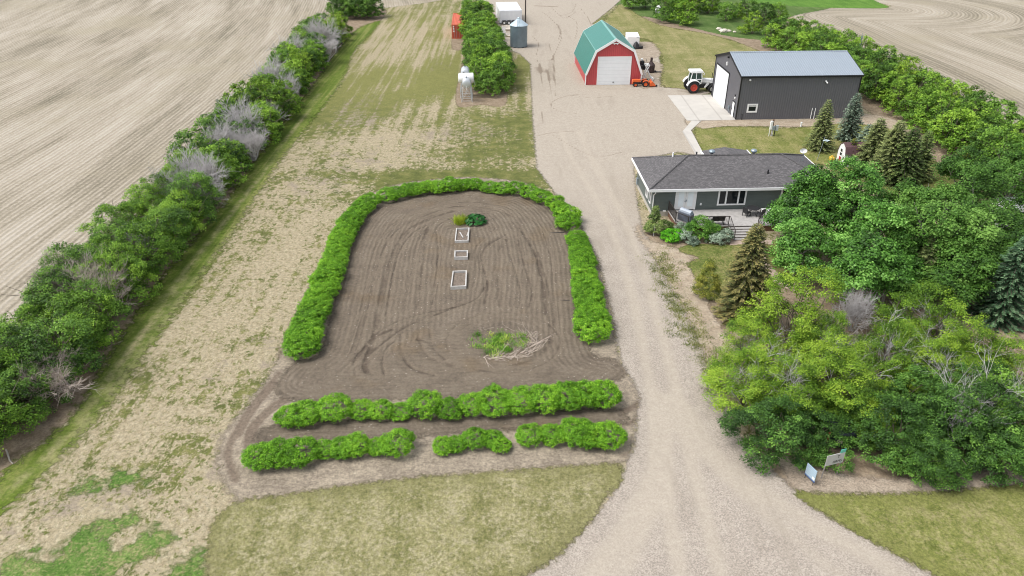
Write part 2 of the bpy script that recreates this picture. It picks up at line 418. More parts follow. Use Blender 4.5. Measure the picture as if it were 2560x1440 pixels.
# green crop and rough grass at the far right
def f_grass(t, pos, a, b, c_, sc=1.0, straw=None, edge=0):
    n = t.noise(pos, .45*sc, 4, .6, .4); st = t.noise(t.vmap(pos, (.7, .05, 1), rz=-.07), 1.0, 3)
    fine = t.noise(t.vmap(pos, (1, .7, 1)), 4.5, 4, .85)
    s = t.math('ADD', t.math('MULTIPLY', n, .38), t.math('MULTIPLY', fine, .62))
    s = t.math('ADD', s, t.math('MULTIPLY', t.math('SUBTRACT', st, .5), .25))
    c = t.ramp(s, [(.36, a), (.5, b), (.62, c_)])
    if straw is not None:
        w_ = t.math('ADD', t.math('MULTIPLY', t.noise(pos, .5*sc, 5, .75), .42), t.math('MULTIPLY', t.noise(pos, 4.2, 4, .85), .58))
        c = t.mix(t.mr(t.math('ADD', w_, t.math('MULTIPLY', t.math('SUBTRACT', st, .5), .12)), .46, .62, 0, .8), c, straw)
    if edge: c = t.mix(t.mr(t.math('ADD', t.attr('e'), t.math('MULTIPLY', t.math('SUBTRACT', t.noise(pos, .5, 4), .5), 4.0)), .2, edge, .75, 0), c, t.mul(b, t.mr(fine, .3, .7, .65, 1.15, False)))
    c = t.mul(c, texture_detail(t, pos, 15, .72, 1.28))
    return c, t.noise(pos, 14, 4, .7)
m_crop = groundmat('green crop', lambda t, p: f_grass(t, p, gc(84, 122, 46), gc(104, 148, 56), gc(128, 166, 72), .5), amp=1.0)
m_rough = groundmat('rough grass', lambda t, p: f_grass(t, p, gc(76, 104, 48), gc(98, 126, 62), gc(130, 146, 90), .6), amp=.8)
sheet('rough_grass', W([(1560, 22), (1620, 52), (1700, 72), (1800, 88), (1880, 118), (1960, 118), (1950, 60), (1990, 38), (2080, 18), (2040, -4), (1560, -6)]), 1.0, 2, m_rough, 'tall unmown green grass among the bushes beyond the barn', 'grass', feather=2)
sheet('crop_field', W([(1880, -6), (1900, 8), (1990, 16), (2100, 20), (2216, 20), (2200, 8), (2140, -6)]), 1.0, 3, m_crop, 'bright green crop patch at the far corner of the field', 'field', feather=2)

# soil strips under the shelterbelts
def f_soil(t, pos, a, b, c_, sc=1.0):
    n = t.noise(pos, 1.1*sc, 6, .7); c = t.ramp(n, [(.3, a), (.5, b), (.7, c_)])
    c = t.mix(t.mr(t.noise(pos, 7, 4, .8), .62, .72, 0, .55), c, gc(204, 190, 168))
    return t.mul(c, texture_detail(t, pos, 13, .78, 1.22)), t.noise(pos, 8, 5, .75)
m_beltsoil = groundmat('leaf litter soil', lambda t, p: f_soil(t, p, gc(138, 120, 98), gc(168, 149, 126), gc(192, 174, 150)), amp=.4)
edgeL = [(-160, 1330), (0, 1192), (60, 1140), (140, 1080), (205, 1005), (258, 912), (330, 800), (425, 668), (545, 528), (625, 420), (705, 312), (785, 210), (850, 118), (895, 72), (950, 52)]
sheet('shelterbelt_soil', W(edgeL + [(960, 22), (860, 24), (790, 70), (700, 180), (560, 350), (380, 560), (230, 745), (-60, 1060), (-400, 1440)]), .7, 2, m_beltsoil,
      'bare brown soil strip under the long left shelterbelt', 'soil', feather=1.5)
sheet('shelterbelt_soil', W([(1140, 60), (1130, 120), (1160, 130), (1148, 190), (1142, 262), (1200, 262), (1268, 252), (1240, 130), (1220, 50), (1190, 30)]), .7, 2, m_beltsoil,
      'bare brown soil strip under the short middle shelterbelt', 'soil', feather=1.5)
sheet('shelterbelt_soil', W([(1604, 40), (1640, 62), (1720, 76), (1830, 100), (1900, 134), (2000, 150), (2160, 272), (2240, 318), (2330, 396), (2420, 470), (2560, 600), (2800, 640), (2560, 330), (2300, 200), (2050, 75), (1960, 100), (1830, 92), (1700, 62)]), .8, 3, m_beltsoil,
      'bare brown soil strip under the right shelterbelt behind the shop', 'soil', feather=1.5)
sheet('garden_bed_soil', W([(1610, 590), (1660, 614), (1700, 628), (1730, 690), (1745, 760), (1800, 830), (1850, 900), (1900, 1010), (1940, 1190), (2060, 1200), (2300, 1200), (2640, 1140), (2900, 800), (2700, 500), (2420, 520), (2250, 640), (2000, 700), (1900, 730), (1830, 780), (1790, 730), (1760, 650), (1800, 628), (1830, 612), (1826, 590), (1690, 590), (1640, 560)]), .5, 2, m_beltsoil,
      'brown soil and needle litter under the trees beside the house', 'soil', feather=1.2)

# mowed green strip beside the left shelterbelt
def f_strip(t, pos):
    tr = t.attr('tr')
    st = t.noise(t.vmap(pos, (1.4, .03, 1), rz=-.11), 1.0, 4, .6)
    n = t.noise(pos, 1.6, 5, .7)
    c = t.ramp(t.math('ADD', t.math('MULTIPLY', st, .6), t.math('MULTIPLY', n, .4)), [(.36, gc(88, 112, 36)), (.5, gc(114, 134, 52)), (.60, gc(150, 154, 88)), (.72, gc(190, 178, 136))])
    c = t.mix(t.math('MULTIPLY', tr, t.mr(t.noise(pos, 1.2, 4, .7), .35, .6, .1, .8)), c, gc(196, 184, 140))
    return t.mul(c, texture_detail(t, pos, 10, .78, 1.22)), t.noise(pos, 12, 4, .7)
m_strip = groundmat('mowed strip', f_strip, amp=1.1, wid=.5, escale=1.6)
sheet('mowed_strip', W(edgeL + [(940, 70), (885, 130), (862, 190), (822, 250), (758, 330), (690, 420), (610, 540), (540, 640), (470, 740), (390, 850), (310, 960), (220, 1075), (130, 1170), (40, 1260), (-80, 1340)]), .5, 3, m_strip,
      'strip of mown green grass beside the long left shelterbelt', 'grass', feather=2.5,
      attrs={'tr': lines([([(10, 1235), (150, 1110), (262, 965), (345, 850), (440, 715), (560, 560), (640, 455), (720, 345), (800, 235)], .22, .9), ([(70, 1235), (190, 1115), (300, 965), (385, 850), (480, 715), (590, 570), (670, 455), (745, 345)], .3, .7), ([(130, 1160), (280, 960), (370, 830), (460, 700)], .5, .4)])})

# clover in the near left corner
m_clover = groundmat('clover', lambda t, p: f_grass(t, p, gc(80, 114, 48), gc(104, 140, 62), gc(136, 160, 88), 2.2, gc(180, 168, 124)), amp=1.5, wid=.45, escale=.85)
for pl, lb in (([(10, 1410), (60, 1385), (130, 1390), (200, 1330), (290, 1290), (330, 1290), (310, 1320), (260, 1345), (330, 1360), (390, 1320), (430, 1330), (400, 1380), (330, 1410), (290, 1440), (150, 1470), (0, 1480)], 'large ragged patch of blue green clover in the near corner of the dry lawn'),
               ([(205, 1225), (225, 1195), (300, 1183), (360, 1195), (340, 1212), (260, 1212)], 'small clover patch alone in the dry lawn above the large one'),
               ([(430, 1420), (450, 1385), (500, 1388), (515, 1420), (530, 1470), (420, 1470)], 'clover patch touching the edge of the roadside grass')):
    sheet('clover_patch', W(pl), .3, 2, m_clover, lb, 'clover', feather=1.6)

# tilled garden: pale margin and dark worked soil with wheel ruts
cr = lambda pts: [(660+x/2.823, 430+y/2.823) for x, y in pts]
ell = lambda cx, cy, rx, ry, a0=0, a1=360, n=14: [(cx+rx*math.cos(math.radians(a0+(a1-a0)*i/n)), cy+ry*math.sin(math.radians(a0+(a1-a0)*i/n))) for i in range(n+1)]
rut_lines = [(cr(p), .10+.045*((i*7) % 3), .5+.2*((i*5) % 4)/2) for i, p in enumerate((
    [(590,1280),(680,1000),(740,700),(790,540),(900,380),(1100,290),(1350,220),(1600,230),(1800,290),(1950,400),(2020,600),(2040,800),(2060,1000),(2070,1150)],
    [(640,1290),(730,1000),(790,720),(850,540),(950,410),(1120,320),(1350,250),(1600,262),(1760,320)],
    [(700,1420),(780,1100),(830,850),(900,600),(1000,430),(1150,340),(1330,280)],
    [(860,1020),(905,760),(960,560),(1050,440),(1150,380)], [(990,1000),(1030,760),(1060,600),(1100,470),(1160,390)],
    [(1080,980),(1110,740),(1130,560),(1150,420),(1200,360)], [(1190,940),(1220,700),(1230,540),(1220,420),(1250,370),(1330,330)],
    [(1560,930),(1580,800),(1540,640),(1560,540),(1650,480),(1720,440)], [(1660,950),(1650,800),(1640,640),(1660,560),(1700,480)],
    [(1800,960),(1810,850),(1780,720),(1740,600),(1710,480)], [(1870,960),(1890,850),(1850,700),(1810,560),(1790,450)],
    [(1990,1010),(1965,800),(1920,600),(1850,470),(1800,400)], [(1480,820),(1500,700),(1490,560),(1560,470),(1640,400)],
    [(2030,1240),(2040,1010),(1990,760),(1930,560),(1890,470)],
    ell(1680,1205,335,170), ell(1690,1210,400,215,-200,120), ell(1700,1215,290,150,0,180), ell(1600,1240,520,170,60,170),
    [(850,1440),(840,1300),(930,1200),(1100,1190),(1250,1250)], [(960,1150),(980,1300),(1060,1400),(1200,1440)], [(1080,1130),(1110,1240),(1180,1320),(1330,1370)],
    [(750,1180),(900,1080),(1100,1010),(1350,960),(1500,900),(1560,820)], [(820,1230),(1000,1100),(1200,1020),(1400,940)], [(640,1340),(760,1190),(900,1120)],
    [(650,1440),(640,1330),(720,1240)], [(1170,1120),(1190,1240),(1280,1330)], [(760,1440),(700,1380),(720,1300),(800,1250)]))]
ruts = lines(rut_lines)
def off_line(p, o):
    return [(x+o*9, y) for x, y in p]
rut_lines = [(p, hw, wt*(.6 if len(p) == 15 else 1)) for p, hw, wt in rut_lines]
rut_lines += [(off_line(p, 1.0), hw*.8, wt*.6) for p, hw, wt in rut_lines[:14:2]] + [(off_line(p, -.9), hw*.7, wt*.5) for p, hw, wt in rut_lines[1:14:3]]
ruts = lines(rut_lines)
rutsw = lines([(p, .55, 1.0) for p, hw, wt in rut_lines])
def f_margin(t, pos):
    r = t.attr('rut')
    n = t.math('ADD', t.math('MULTIPLY', t.noise(pos, .5, 4, .65), .4), t.math('MULTIPLY', t.noise(t.vmap(pos, (.7, 1, 1)), 3.4, 5, .85), .6))
    c = t.ramp(n, [(.3, gc(128, 116, 102)), (.44, gc(160, 147, 130)), (.55, gc(188, 174, 153)), (.7, gc(214, 200, 176))])
    c = t.mix(t.mr(r, .1, .9, 0, .75), c, gc(126, 110, 96))
    return t.mul(c, texture_detail(t, pos, 12, .76, 1.24)), t.math('ADD', t.noise(pos, 9, 5, .75), t.math('MULTIPLY', r, -1.0))
m_margin = groundmat('dry garden margin', f_margin, amp=.5, wid=.35)
def f_garden(t, pos):
    r = t.attr('rut'); rw = t.attr('rutw')
    n = t.noise(pos, .5, 5, .65); f = t.noise(pos, 3.6, 5, .85)
    c = t.ramp(t.math('ADD', t.math('MULTIPLY', n, .45), t.math('MULTIPLY', f, .55)), [(.36, gc(118, 107, 94)), (.5, gc(140, 127, 111)), (.66, gc(160, 147, 130))])
    c = t.mix(t.mr(rw, .2, 1.0, 0, .35), c, gc(146, 132, 114))
    r = t.math('MULTIPLY', r, t.mr(t.noise(pos, .8, 5, .7), .3, .62, .25, 1.15))
    c = t.mix(t.mr(r, .15, .9, 0, .8), c, gc(104, 92, 80))
    till = t.math('SINE', t.math('MULTIPLY', t.math('ADD', t.attr('e'), t.math('MULTIPLY', t.noise(pos, .6, 3), .5)), 2*math.pi/.42))
    c = t.mix(t.mr(t.math('MULTIPLY', till, t.mr(t.noise(pos, .35, 3), .42, .6)), .1, 1.0, 0, .26), c, gc(110, 99, 87))
    sp = t.voro(pos, 2.6); spk = t.math('MULTIPLY', t.mr(sp, .09, .15, 1, 0), t.mr(t.noise(pos, .9, 2), .47, .53))
    c = t.mix(t.math('MULTIPLY', spk, .8), c, gc(214, 202, 186))
    c = t.mix(t.mr(t.noise(pos, .22, 3), .56, .68, 0, .3), c, gc(134, 112, 82))
    return t.mul(c, texture_detail(t, pos, 14, .85, 1.15)), t.math('ADD', t.math('MULTIPLY', r, -1.6), t.math('ADD', t.math('MULTIPLY', till, -.25), t.math('MULTIPLY', f, 1.2)))
m_garden = groundmat('tilled garden soil', f_garden, amp=.45, wid=.35, bumpd=.08, bstr=.8)
margin_ruts = lines([([(690,960),(640,1010),(600,1070),(570,1130),(590,1200)], .3, 1), ([(760,980),(690,1010),(640,1060),(620,1110),(650,1170)], .3, 1), ([(700,930),(660,980),(620,1040),(590,1090)], .25, .8),
    ([(720,1000),(650,1050),(630,1095),(700,1090)], .25, .9), ([(830,590),(790,690),(740,800),(690,900)], .2, .8), ([(850,560),(780,680),(725,800),(680,905)], .2, .6), ([(1540,1040),(1580,1020),(1610,1000)], .35, .9), ([(1545,1070),(1590,1050),(1615,1030)], .3, .8), ([(1560,1140),(1600,1125),(1625,1110)], .3, .7)])
sheet('garden_margin', W([(545, 1165), (558, 1090), (620, 1010), (680, 925), (740, 790), (800, 670), (845, 575), (905, 500), (985, 464), (1080, 450), (1170, 444), (1300, 455), (1395, 495), (1450, 560), (1490, 640), (1530, 800), (1552, 900), (1600, 985), (1590, 1060), (1578, 1130), (1560, 1156), (1300, 1172), (1000, 1197), (700, 1238), (595, 1252)]), .25, 3, m_margin,
      'pale dry margin around the tilled garden and its hedges', 'soil', feather=2.0, attrs={'rut': margin_ruts})
def garden_disp(P, A): return np.clip(A['e'], 0, .6)/.6*.03 - np.clip(A['rut'], 0, 1)*.02*np.clip(A['e'], 0, .6)/.6 + .012*np.clip(A['rutw']-A['rut'], 0, 1)*np.clip(A['e'], 0, .6)/.6
sheet('garden_soil', W([(690, 965), (740, 905), (800, 880), (835, 760), (880, 610), (935, 530), (1010, 500), (1080, 486), (1200, 474), (1320, 486), (1392, 530), (1440, 620), (1458, 760), (1478, 880), (1530, 900), (1568, 930), (1520, 965), (1480, 990), (1300, 990), (1000, 1000), (820, 1005), (720, 1000)]), .11, 5, m_garden,
      'dark tilled garden soil with curving wheel ruts inside the hedges', 'soil', feather=1.0, attrs={'rut': ruts, 'rutw': rutsw}, disp=garden_disp)
sheet('garden_soil', W([(640, 1085), (700, 1062), (900, 1048), (1200, 1040), (1500, 1022), (1560, 1035), (1545, 1062), (1300, 1075), (1050, 1092), (800, 1100), (660, 1120)]), .2, 5, m_garden,
      'brown soil strip between the two front hedge rows', 'soil', feather=1.0, attrs={'rut': ruts, 'rutw': rutsw})

# gravel drive, yard and road apron
def f_gravel(t, pos):
    tr = t.attr('tr'); mk = t.attr('mk')
    n = t.noise(pos, .35, 4, .6); st = t.voro(pos, 17.0, out=1)
    sep = t.node('ShaderNodeSeparateColor'); t.L.new(st, sep.inputs[0])
    stones = t.mr(sep.outputs[0], 0, 1, .70, 1.24, False)
    smooth_ = t.math('ADD', tr, t.math('MULTIPLY', t.math('SUBTRACT', n, .5), 1.4))
    sm = t.mr(smooth_, .0, 1.0, 0, .75)
    sy = t.node('ShaderNodeSeparateXYZ'); t.L.new(pos, sy.inputs[0])
    far = t.mr(sy.outputs[1], 45, 90, 0, .85)
    sm = t.math('MAXIMUM', sm, far)
    c1 = t.mul(t.ramp(n, [(.3, gc(194, 182, 168)), (.7, gc(208, 196, 182))]), stones)
    c2 = t.mul(t.ramp(t.noise(pos, 2.2, 6, .75), [(.3, gc(190, 178, 161)), (.5, gc(203, 191, 174)), (.7, gc(213, 202, 185))]), texture_detail(t, pos, 16, .82, 1.18))
    c = t.mix(sm, c1, c2)
    c = t.mix(t.mr(t.math('ADD', mk, t.math('MULTIPLY', t.math('SUBTRACT', t.noise(pos, 1.5, 5, .7), .5), .6)), .35, 1.0, 0, .7), c, gc(136, 118, 100))
    c = t.mix(t.math('MULTIPLY', t.mr(tr, .3, .95), .28), c, gc(220, 207, 188))
    c = t.mix(t.mr(t.noise(t.vmap(pos, (.5, .09, 1)), 1.0, 4, .65), .52, .72, 0, .4), c, gc(178, 166, 150))
    return c, t.math('ADD', t.math('MULTIPLY', stones, t.math('SUBTRACT', 1.1, sm)), t.math('MULTIPLY', t.noise(pos, 3, 5), .6))
m_gravel = groundmat('gravel', f_gravel, amp=.35, wid=.25, bumpd=.05)
wheel = lines([([(1700,1440),(1668,1250),(1650,1100),(1625,960),(1600,830),(1570,700),(1530,580),(1480,480),(1430,400),(1405,330)], .55, .9),
               ([(1800,1440),(1760,1280),(1720,1120),(1690,980),(1655,840),(1618,710),(1575,590),(1530,490),(1480,400),(1450,330)], .55, .9),
               ([(1480,1440),(1560,1330),(1620,1220),(1650,1120),(1660,1000)], .8, .9), ([(1560,1440),(1610,1330),(1640,1220)], .5, .6), ([(2250,1440),(2060,1330),(1900,1230),(1780,1130),(1720,1030)], .8, .8), ([(2100,1440),(1960,1330),(1850,1230),(1770,1140)], .6, .6),
               ([(1500,430),(1600,360),(1680,300),(1730,270)], 1.6, .3), ([(1450,330),(1520,260),(1560,225)], 1.6, .3)])
skid = lines([(p, .16, .9) for p in (
    [(1372,110),(1384,150),(1386,190),(1390,240)], [(1395,60),(1404,90),(1398,110),(1380,150)], [(1348,160),(1352,190),(1358,215)], [(1366,175),(1374,205),(1380,235)], [(1342,150),(1350,165),(1352,180)],
    [(1356,30),(1380,50),(1400,75),(1396,100)], [(1420,40),(1440,55),(1442,80),(1436,100)], [(1380,20),(1410,45),(1440,30)], [(1470,235),(1420,240),(1390,250),(1378,262),(1395,278),(1440,285)], [(1540,240),(1480,245),(1430,238)],
    [(1340,340),(1400,330),(1450,330)], [(1330,90),(1346,110),(1340,140)], [(1355,280),(1356,310)], [(1440,10),(1430,30),(1400,40)], [(1385,340),(1480,390),(1560,380)], [(1600,390),(1640,388)], [(1450,20),(1470,45),(1480,70)])] + [([(1345,170),(1352,180)], 1.0, .8), ([(1340,15),(1390,17)], .8, .9), ([(1374,150),(1378,200)], .7, .6), ([(1500,222),(1560,224)], 1.4, .5), ([(1700,228),(1730,232)], .8, .7)])
drive = W([(1180, -8), (1232, 30), (1240, 80), (1252, 118), (1300, 135), (1326, 160), (1332, 300), (1342, 420), (1385, 480), (1450, 560), (1498, 650), (1530, 780), (1552, 900), (1600, 985), (1590, 1100), (1572, 1155), (1552, 1190), (1540, 1225), (1490, 1290), (1440, 1345), (1390, 1395), (1320, 1440), (1240, 1500), (2460, 1500), (2330, 1440), (2230, 1385), (2120, 1325), (2020, 1262), (1985, 1222), (1930, 1180), (1850, 1090), (1800, 960), (1770, 870), (1722, 770), (1680, 700), (1640, 625), (1606, 580), (1592, 500), (1582, 400),
           (1700, 380), (1752, 392), (1742, 350), (1722, 318), (1712, 302), (1740, 240), (1780, 232), (1780, 218), (1700, 222), (1650, 218), (1650, 160), (1640, 110), (1560, 100), (1480, 60), (1530, 20), (1560, -8)])
sheet('gravel_drive', drive, .3, 6, m_gravel, 'pale gravel drive and yard running from the road to the barn', 'drive', smooth=False, feather=1.6, attrs={'tr': wheel, 'mk': skid})
def f_margin2(t, pos):
    st = t.voro(pos, 14.0, out=1); sep = t.node('ShaderNodeSeparateColor'); t.L.new(st, sep.inputs[0])
    c = t.mul(t.ramp(t.noise(pos, .6, 4), [(.3, gc(184, 166, 146)), (.7, gc(212, 197, 177))]), t.mr(sep.outputs[0], 0, 1, .7, 1.22, False))
    return c, sep.outputs[1]
m_shoulder = groundmat('stony verge', f_margin2, amp=.35, wid=.3)
sheet('stony_verge', W([(1900, 1120), (1960, 1180), (1985, 1225), (2090, 1232), (2300, 1232), (2560, 1214), (2800, 1200), (2800, 1120), (2560, 1150), (2300, 1195), (2100, 1185)]), .35, 7, m_shoulder, 'stony bare verge in front of the roadside trees', 'ground', feather=1.2)
sheet('barnside_dirt', W([(1590, 110), (1640, 108), (1656, 135), (1630, 150), (1660, 165), (1652, 190), (1640, 215), (1600, 218), (1590, 160)]), .5, 7, groundmat('trodden dirt', lambda t, p: f_soil(t, p, gc(168, 152, 132), gc(190, 174, 154), gc(208, 193, 173)), amp=.6), 'bare trodden dirt along the side of the red barn', 'soil', feather=1.2)

m_dirt = groundmat('drive edge dirt', lambda t, p: f_soil(t, p, gc(176, 158, 136), gc(200, 183, 160), gc(214, 199, 178)), amp=.5, wid=.3)
sheet('drive_edge', W([(1596, 560), (1612, 598), (1660, 612), (1722, 636), (1738, 690), (1785, 790), (1845, 880), (1830, 950), (1790, 960), (1750, 860), (1690, 740), (1630, 640), (1590, 585)]), .4, 7, m_dirt, 'pale dirt edge between the gravel drive and the front lawn', 'soil', feather=1.2)
sheet('gravel_strip', W([(1718, 300), (1840, 298), (2000, 294), (2150, 284), (2260, 310), (2330, 380), (2310, 392), (2220, 330), (2130, 314), (2000, 318), (1900, 316), (1800, 317), (1745, 326)]), .5, 7, m_dirt, 'pale gravel strip along the long wall of the shop', 'gravel', feather=1.0)

# roadside grass and house lawns
m_road = groundmat('roadside grass', lambda t, p: f_grass(t, p, gc(116, 118, 68), gc(150, 147, 98), gc(180, 172, 128), 1.6, gc(198, 188, 154), 1.6), amp=.4, wid=.2, escale=3.5)
sheet('roadside_grass', W([(515, 1440), (525, 1330), (560, 1275), (620, 1250), (700, 1240), (1000, 1200), (1300, 1177), (1480, 1164), (1540, 1160), (1556, 1180), (1550, 1212), (1518, 1236), (1500, 1270), (1470, 1312), (1435, 1350), (1390, 1395), (1310, 1440), (1200, 1500), (520, 1500)]), .35, 8, m_road, 'olive roadside grass plot between the garden and the road', 'grass', feather=1.2)
m_road2 = groundmat('roadside grass right', lambda t, p: f_grass(t, p, gc(110, 120, 56), gc(144, 148, 82), gc(172, 168, 112), 1.5, gc(180, 170, 124), 1.4), amp=.4, wid=.2, escale=3.5)
sheet('roadside_grass', W([(1985, 1228), (2010, 1232), (2100, 1238), (2300, 1234), (2560, 1212), (2800, 1190), (2800, 1500), (2450, 1490), (2340, 1440), (2250, 1392), (2160, 1345), (2060, 1285), (2000, 1250)]), .35, 8, m_road2, 'green roadside grass plot in front of the tree clump', 'grass', feather=1.2)
m_yard = groundmat('house lawn', lambda t, p: f_grass(t, p, gc(106, 120, 54), gc(134, 141, 74), gc(160, 158, 98), .8, gc(186, 172, 124)), amp=.45, wid=.3)
sheet('house_lawn', W([(1738, 318), (1760, 322), (1830, 318), (1960, 322), (2040, 316), (2130, 310), (2240, 330), (2330, 410), (2350, 460), (2300, 520), (2100, 420), (1880, 400), (1770, 392), (1752, 370), (1740, 345)]), .5, 9, m_yard, 'mown lawn between the house and the dark shop', 'grass', feather=1.2)
m_yard2 = groundmat('front lawn', lambda t, p: f_grass(t, p, gc(90, 108, 46), gc(114, 128, 62), gc(142, 146, 82), 1.0, gc(176, 162, 112)), amp=.4, wid=.2)
sheet('house_lawn', W([(1700, 620), (1740, 612), (1800, 612), (1880, 612), (1960, 605), (2000, 680), (1900, 735), (1830, 760), (1760, 742), (1735, 690), (1720, 660), (1745, 645), (1705, 632)]), .3, 9, m_yard2, 'small green front lawn below the deck', 'grass', feather=1.0)
m_barnlawn = groundmat('barn lawn', lambda t, p: f_grass(t, p, gc(118, 126, 66), gc(146, 147, 88), gc(170, 164, 114), .5, gc(198, 182, 138)), amp=.9, wid=.4, escale=1.2)
sheet('barn_lawn', W([(1556, 12), (1600, 40), (1660, 66), (1760, 84), (1840, 106), (1900, 132), (1880, 160), (1780, 225), (1700, 222), (1655, 212), (1658, 165), (1650, 130), (1620, 100), (1560, 90), (1510, 60), (1540, 20)]), .7, 9, m_barnlawn, 'yellowish green lawn between the barn and the far bushes', 'grass', feather=1.5)

# concrete
m_conc = pm('concrete', gc(228, 222, 212), .85, var=.08, vs=.6, pat='boards', per=3.2, depth=.01, c2=gc(180, 172, 162), c2amt=.5, dirt=gc(206, 198, 186))
def slab(name, pts, h, label, cat, mat=None):
    b = MB(); b.prism(W(pts), 'z', 0.0, h); return tag(b.build(name, mat or m_conc), label, cat, kind='structure')
slab('concrete_apron', [(1669, 240), (1777.5, 238), (1839, 301), (1718, 303)], .10, 'pale concrete apron in front of the shop door', 'concrete')
slab('footpath', [(1729, 303.2), (1753, 303.2), (1727, 327), (1765, 397), (1744, 397), (1706, 330)], .09, 'narrow concrete path from the apron to the house', 'path')
m_pave = pm('pink paving', gc(214, 190, 172), .85, var=.15, pat='lines', per=.6, depth=.01, c2=gc(170, 148, 132))
slab('paved_path', [(1884, 618), (1905, 616), (1916, 655), (1960, 700), (2030, 730), (2016, 742), (1940, 712), (1893, 665)], .06, 'pinkish paved path leading from the deck stairs', 'path', m_pave)
slab('paved_path', [(1824, 604), (1930, 602), (1932, 613), (1824, 614.5)], .10, 'pinkish paved landing at the foot of the deck stairs', 'path', m_pave)
# ---------------------------------------------------------------- materials of built things
white = pm('white paint', (.84, .84, .83, 1), .45, var=.05)
white_rib = pm('white metal cladding', (.76, .77, .79, 1), .4, var=.05, pat='ribs', per=.28, depth=.015)
white_panel = pm('white sectional door', (.82, .84, .85, 1), .45, var=.04, pat='lines', per=.55, depth=.02, c2=(.4, .42, .44, 1), c2amt=.35)
red_metal = pm('red ribbed steel', (.52, .075, .08, 1), .45, var=.06, pat='ribs', per=.30, depth=.02, c2=(.38, .05, .055, 1), c2amt=.4)
green_metal = pm('green ribbed roof steel', (.035, .19, .155, 1), .38, var=.07, pat='ribs', per=.30, depth=.03, c2=(.07, .26, .22, 1), c2amt=.4)
green_cap = pm('green ridge cap', (.16, .36, .32, 1), .4, var=.05)
char_metal = pm('charcoal ribbed steel', (.125, .125, .138, 1), .5, var=.05, pat='ribs', per=.32, depth=.02, c2=(.10, .10, .11, 1), c2amt=.4)
black_trim = pm('black trim', (.012, .012, .014, 1), .5, var=.05)
roof_metal = pm('light steel roof', (.33, .38, .43, 1), .35, .25, var=.05, pat='ribs', per=.32, depth=.025, c2=(.46, .51, .56, 1), c2amt=.4)
siding = pm('dark green siding', (.115, .138, .128, 1), .6, var=.08, pat='laps', per=.16, depth=.012, c2=(.075, .09, .084, 1), c2amt=.6)
shingle = pm('grey asphalt shingles', (.135, .128, .130, 1), .9, var=.16, vs=3.5, pat='shingle', per=.17, depth=.012)
found = pm('pale concrete foundation', (.48, .45, .40, 1), .85, var=.1)
deckwood = pm('weathered grey decking', (.40, .38, .36, 1), .8, var=.18, vs=2.5, pat='lines', per=.15, depth=.008, c2=(.22, .2, .19, 1), c2amt=.5, dirt=(.5, .48, .46, 1))
brownwood = pm('brown stained wood', (.16, .085, .055, 1), .7, var=.2)
bronze = pm('dark bronze railing', (.045, .036, .032, 1), .5, var=.05)
dglass = glass('dark window glass')
fglass = pm('blind behind glass', (.86, .92, .94, 1), .15, var=.05, pat='lines', per=.05, depth=.002)
galv = pm('galvanised steel', (.34, .41, .46, 1), .38, .55, var=.14, vs=.8)
galv_rib = pm('corrugated galvanised steel', (.21, .27, .31, 1), .42, .5, var=.18, vs=.6, pat='ribs', per=.25, depth=.02)
galv_roof = pm('bright galvanised roof', (.50, .60, .65, 1), .35, .3, var=.06, pat='ribs', per=.5, depth=.02)
rubber = pm('black rubber', (.018, .018, .019, 1), .8, var=.2, vs=4)
orange = pm('orange paint', (.72, .13, .03, 1), .45, var=.15, vs=3)
redrim = pm('red wheel paint', (.48, .055, .03, 1), .5, var=.15)
rust = pm('rusty brown steel', (.055, .032, .032, 1), .75, var=.3, vs=3, dirt=(.10, .05, .035, 1))
corten = pm('orange container steel', (.60, .12, .055, 1), .6, var=.15, vs=1.5, pat='ribs', per=.28, depth=.04, c2=(.42, .075, .04, 1), c2amt=.4, dirt=(.5, .16, .10, 1))
black = pm('black machine paint', (.02, .02, .022, 1), .6, var=.2)
greywood = pm('weathered grey boards', (.52, .50, .47, 1), .85, var=.22, vs=4, pat='lines', per=.14, depth=.01, c2=(.3, .28, .26, 1), c2amt=.5)
bedsoil = pm('dry bed soil', (.17, .135, .105, 1), .95, var=.5, vs=5)
beige = pm('beige tank plastic', (.62, .56, .48, 1), .6, var=.08)
yellow = pm('yellow plastic', (.7, .45, .06, 1), .5, var=.05)

# ---------------------------------------------------------------- red gambrel barn
O = G(1463, 213.3); R = thing('barn', 'red metal barn with green gambrel roof and white trim', 'barn', O, YAW)
P = [(0, 0), (0, 1.62), (1.32, 4.74), (4.0, 6.3), (6.68, 4.74), (8.0, 1.62), (8.0, 0)]; D = 13.3
inn = [(.1, 0), (.1, 1.6), (1.38, 4.62), (4.0, 6.12), (6.62, 4.62), (7.9, 1.6), (7.9, 0)]
b = MB(K); b.prism(inn, 'y', .1, D-.1); b.build('wall', red_metal, R)
up = [(-.12, 1.5), (1.22, 4.85), (4.0, 6.45), (6.78, 4.85), (8.12, 1.5)]; dn = [(0.02, 1.46), (1.34, 4.74), (4.0, 6.28), (6.66, 4.74), (7.98, 1.46)]
b = MB(K); b.prism(up+dn[::-1], 'y', -.15, D+.15); b.build('roof', green_metal, R)
cap = MB(K); cap.prism([(3.8, 6.37), (4.0, 6.50), (4.2, 6.37), (4.2, 6.33), (4.0, 6.455), (3.8, 6.33)], 'y', -.16, D+.16)
for s in (-1, 1):
    x = 4+s*2.78; cap.prism([(x-.07, 4.83), (x, 4.885), (x+.07, 4.83), (x+.07, 4.8), (x-.07, 4.8)], 'y', -.16, D+.16)
cap.build('ridge_cap', green_cap, R)
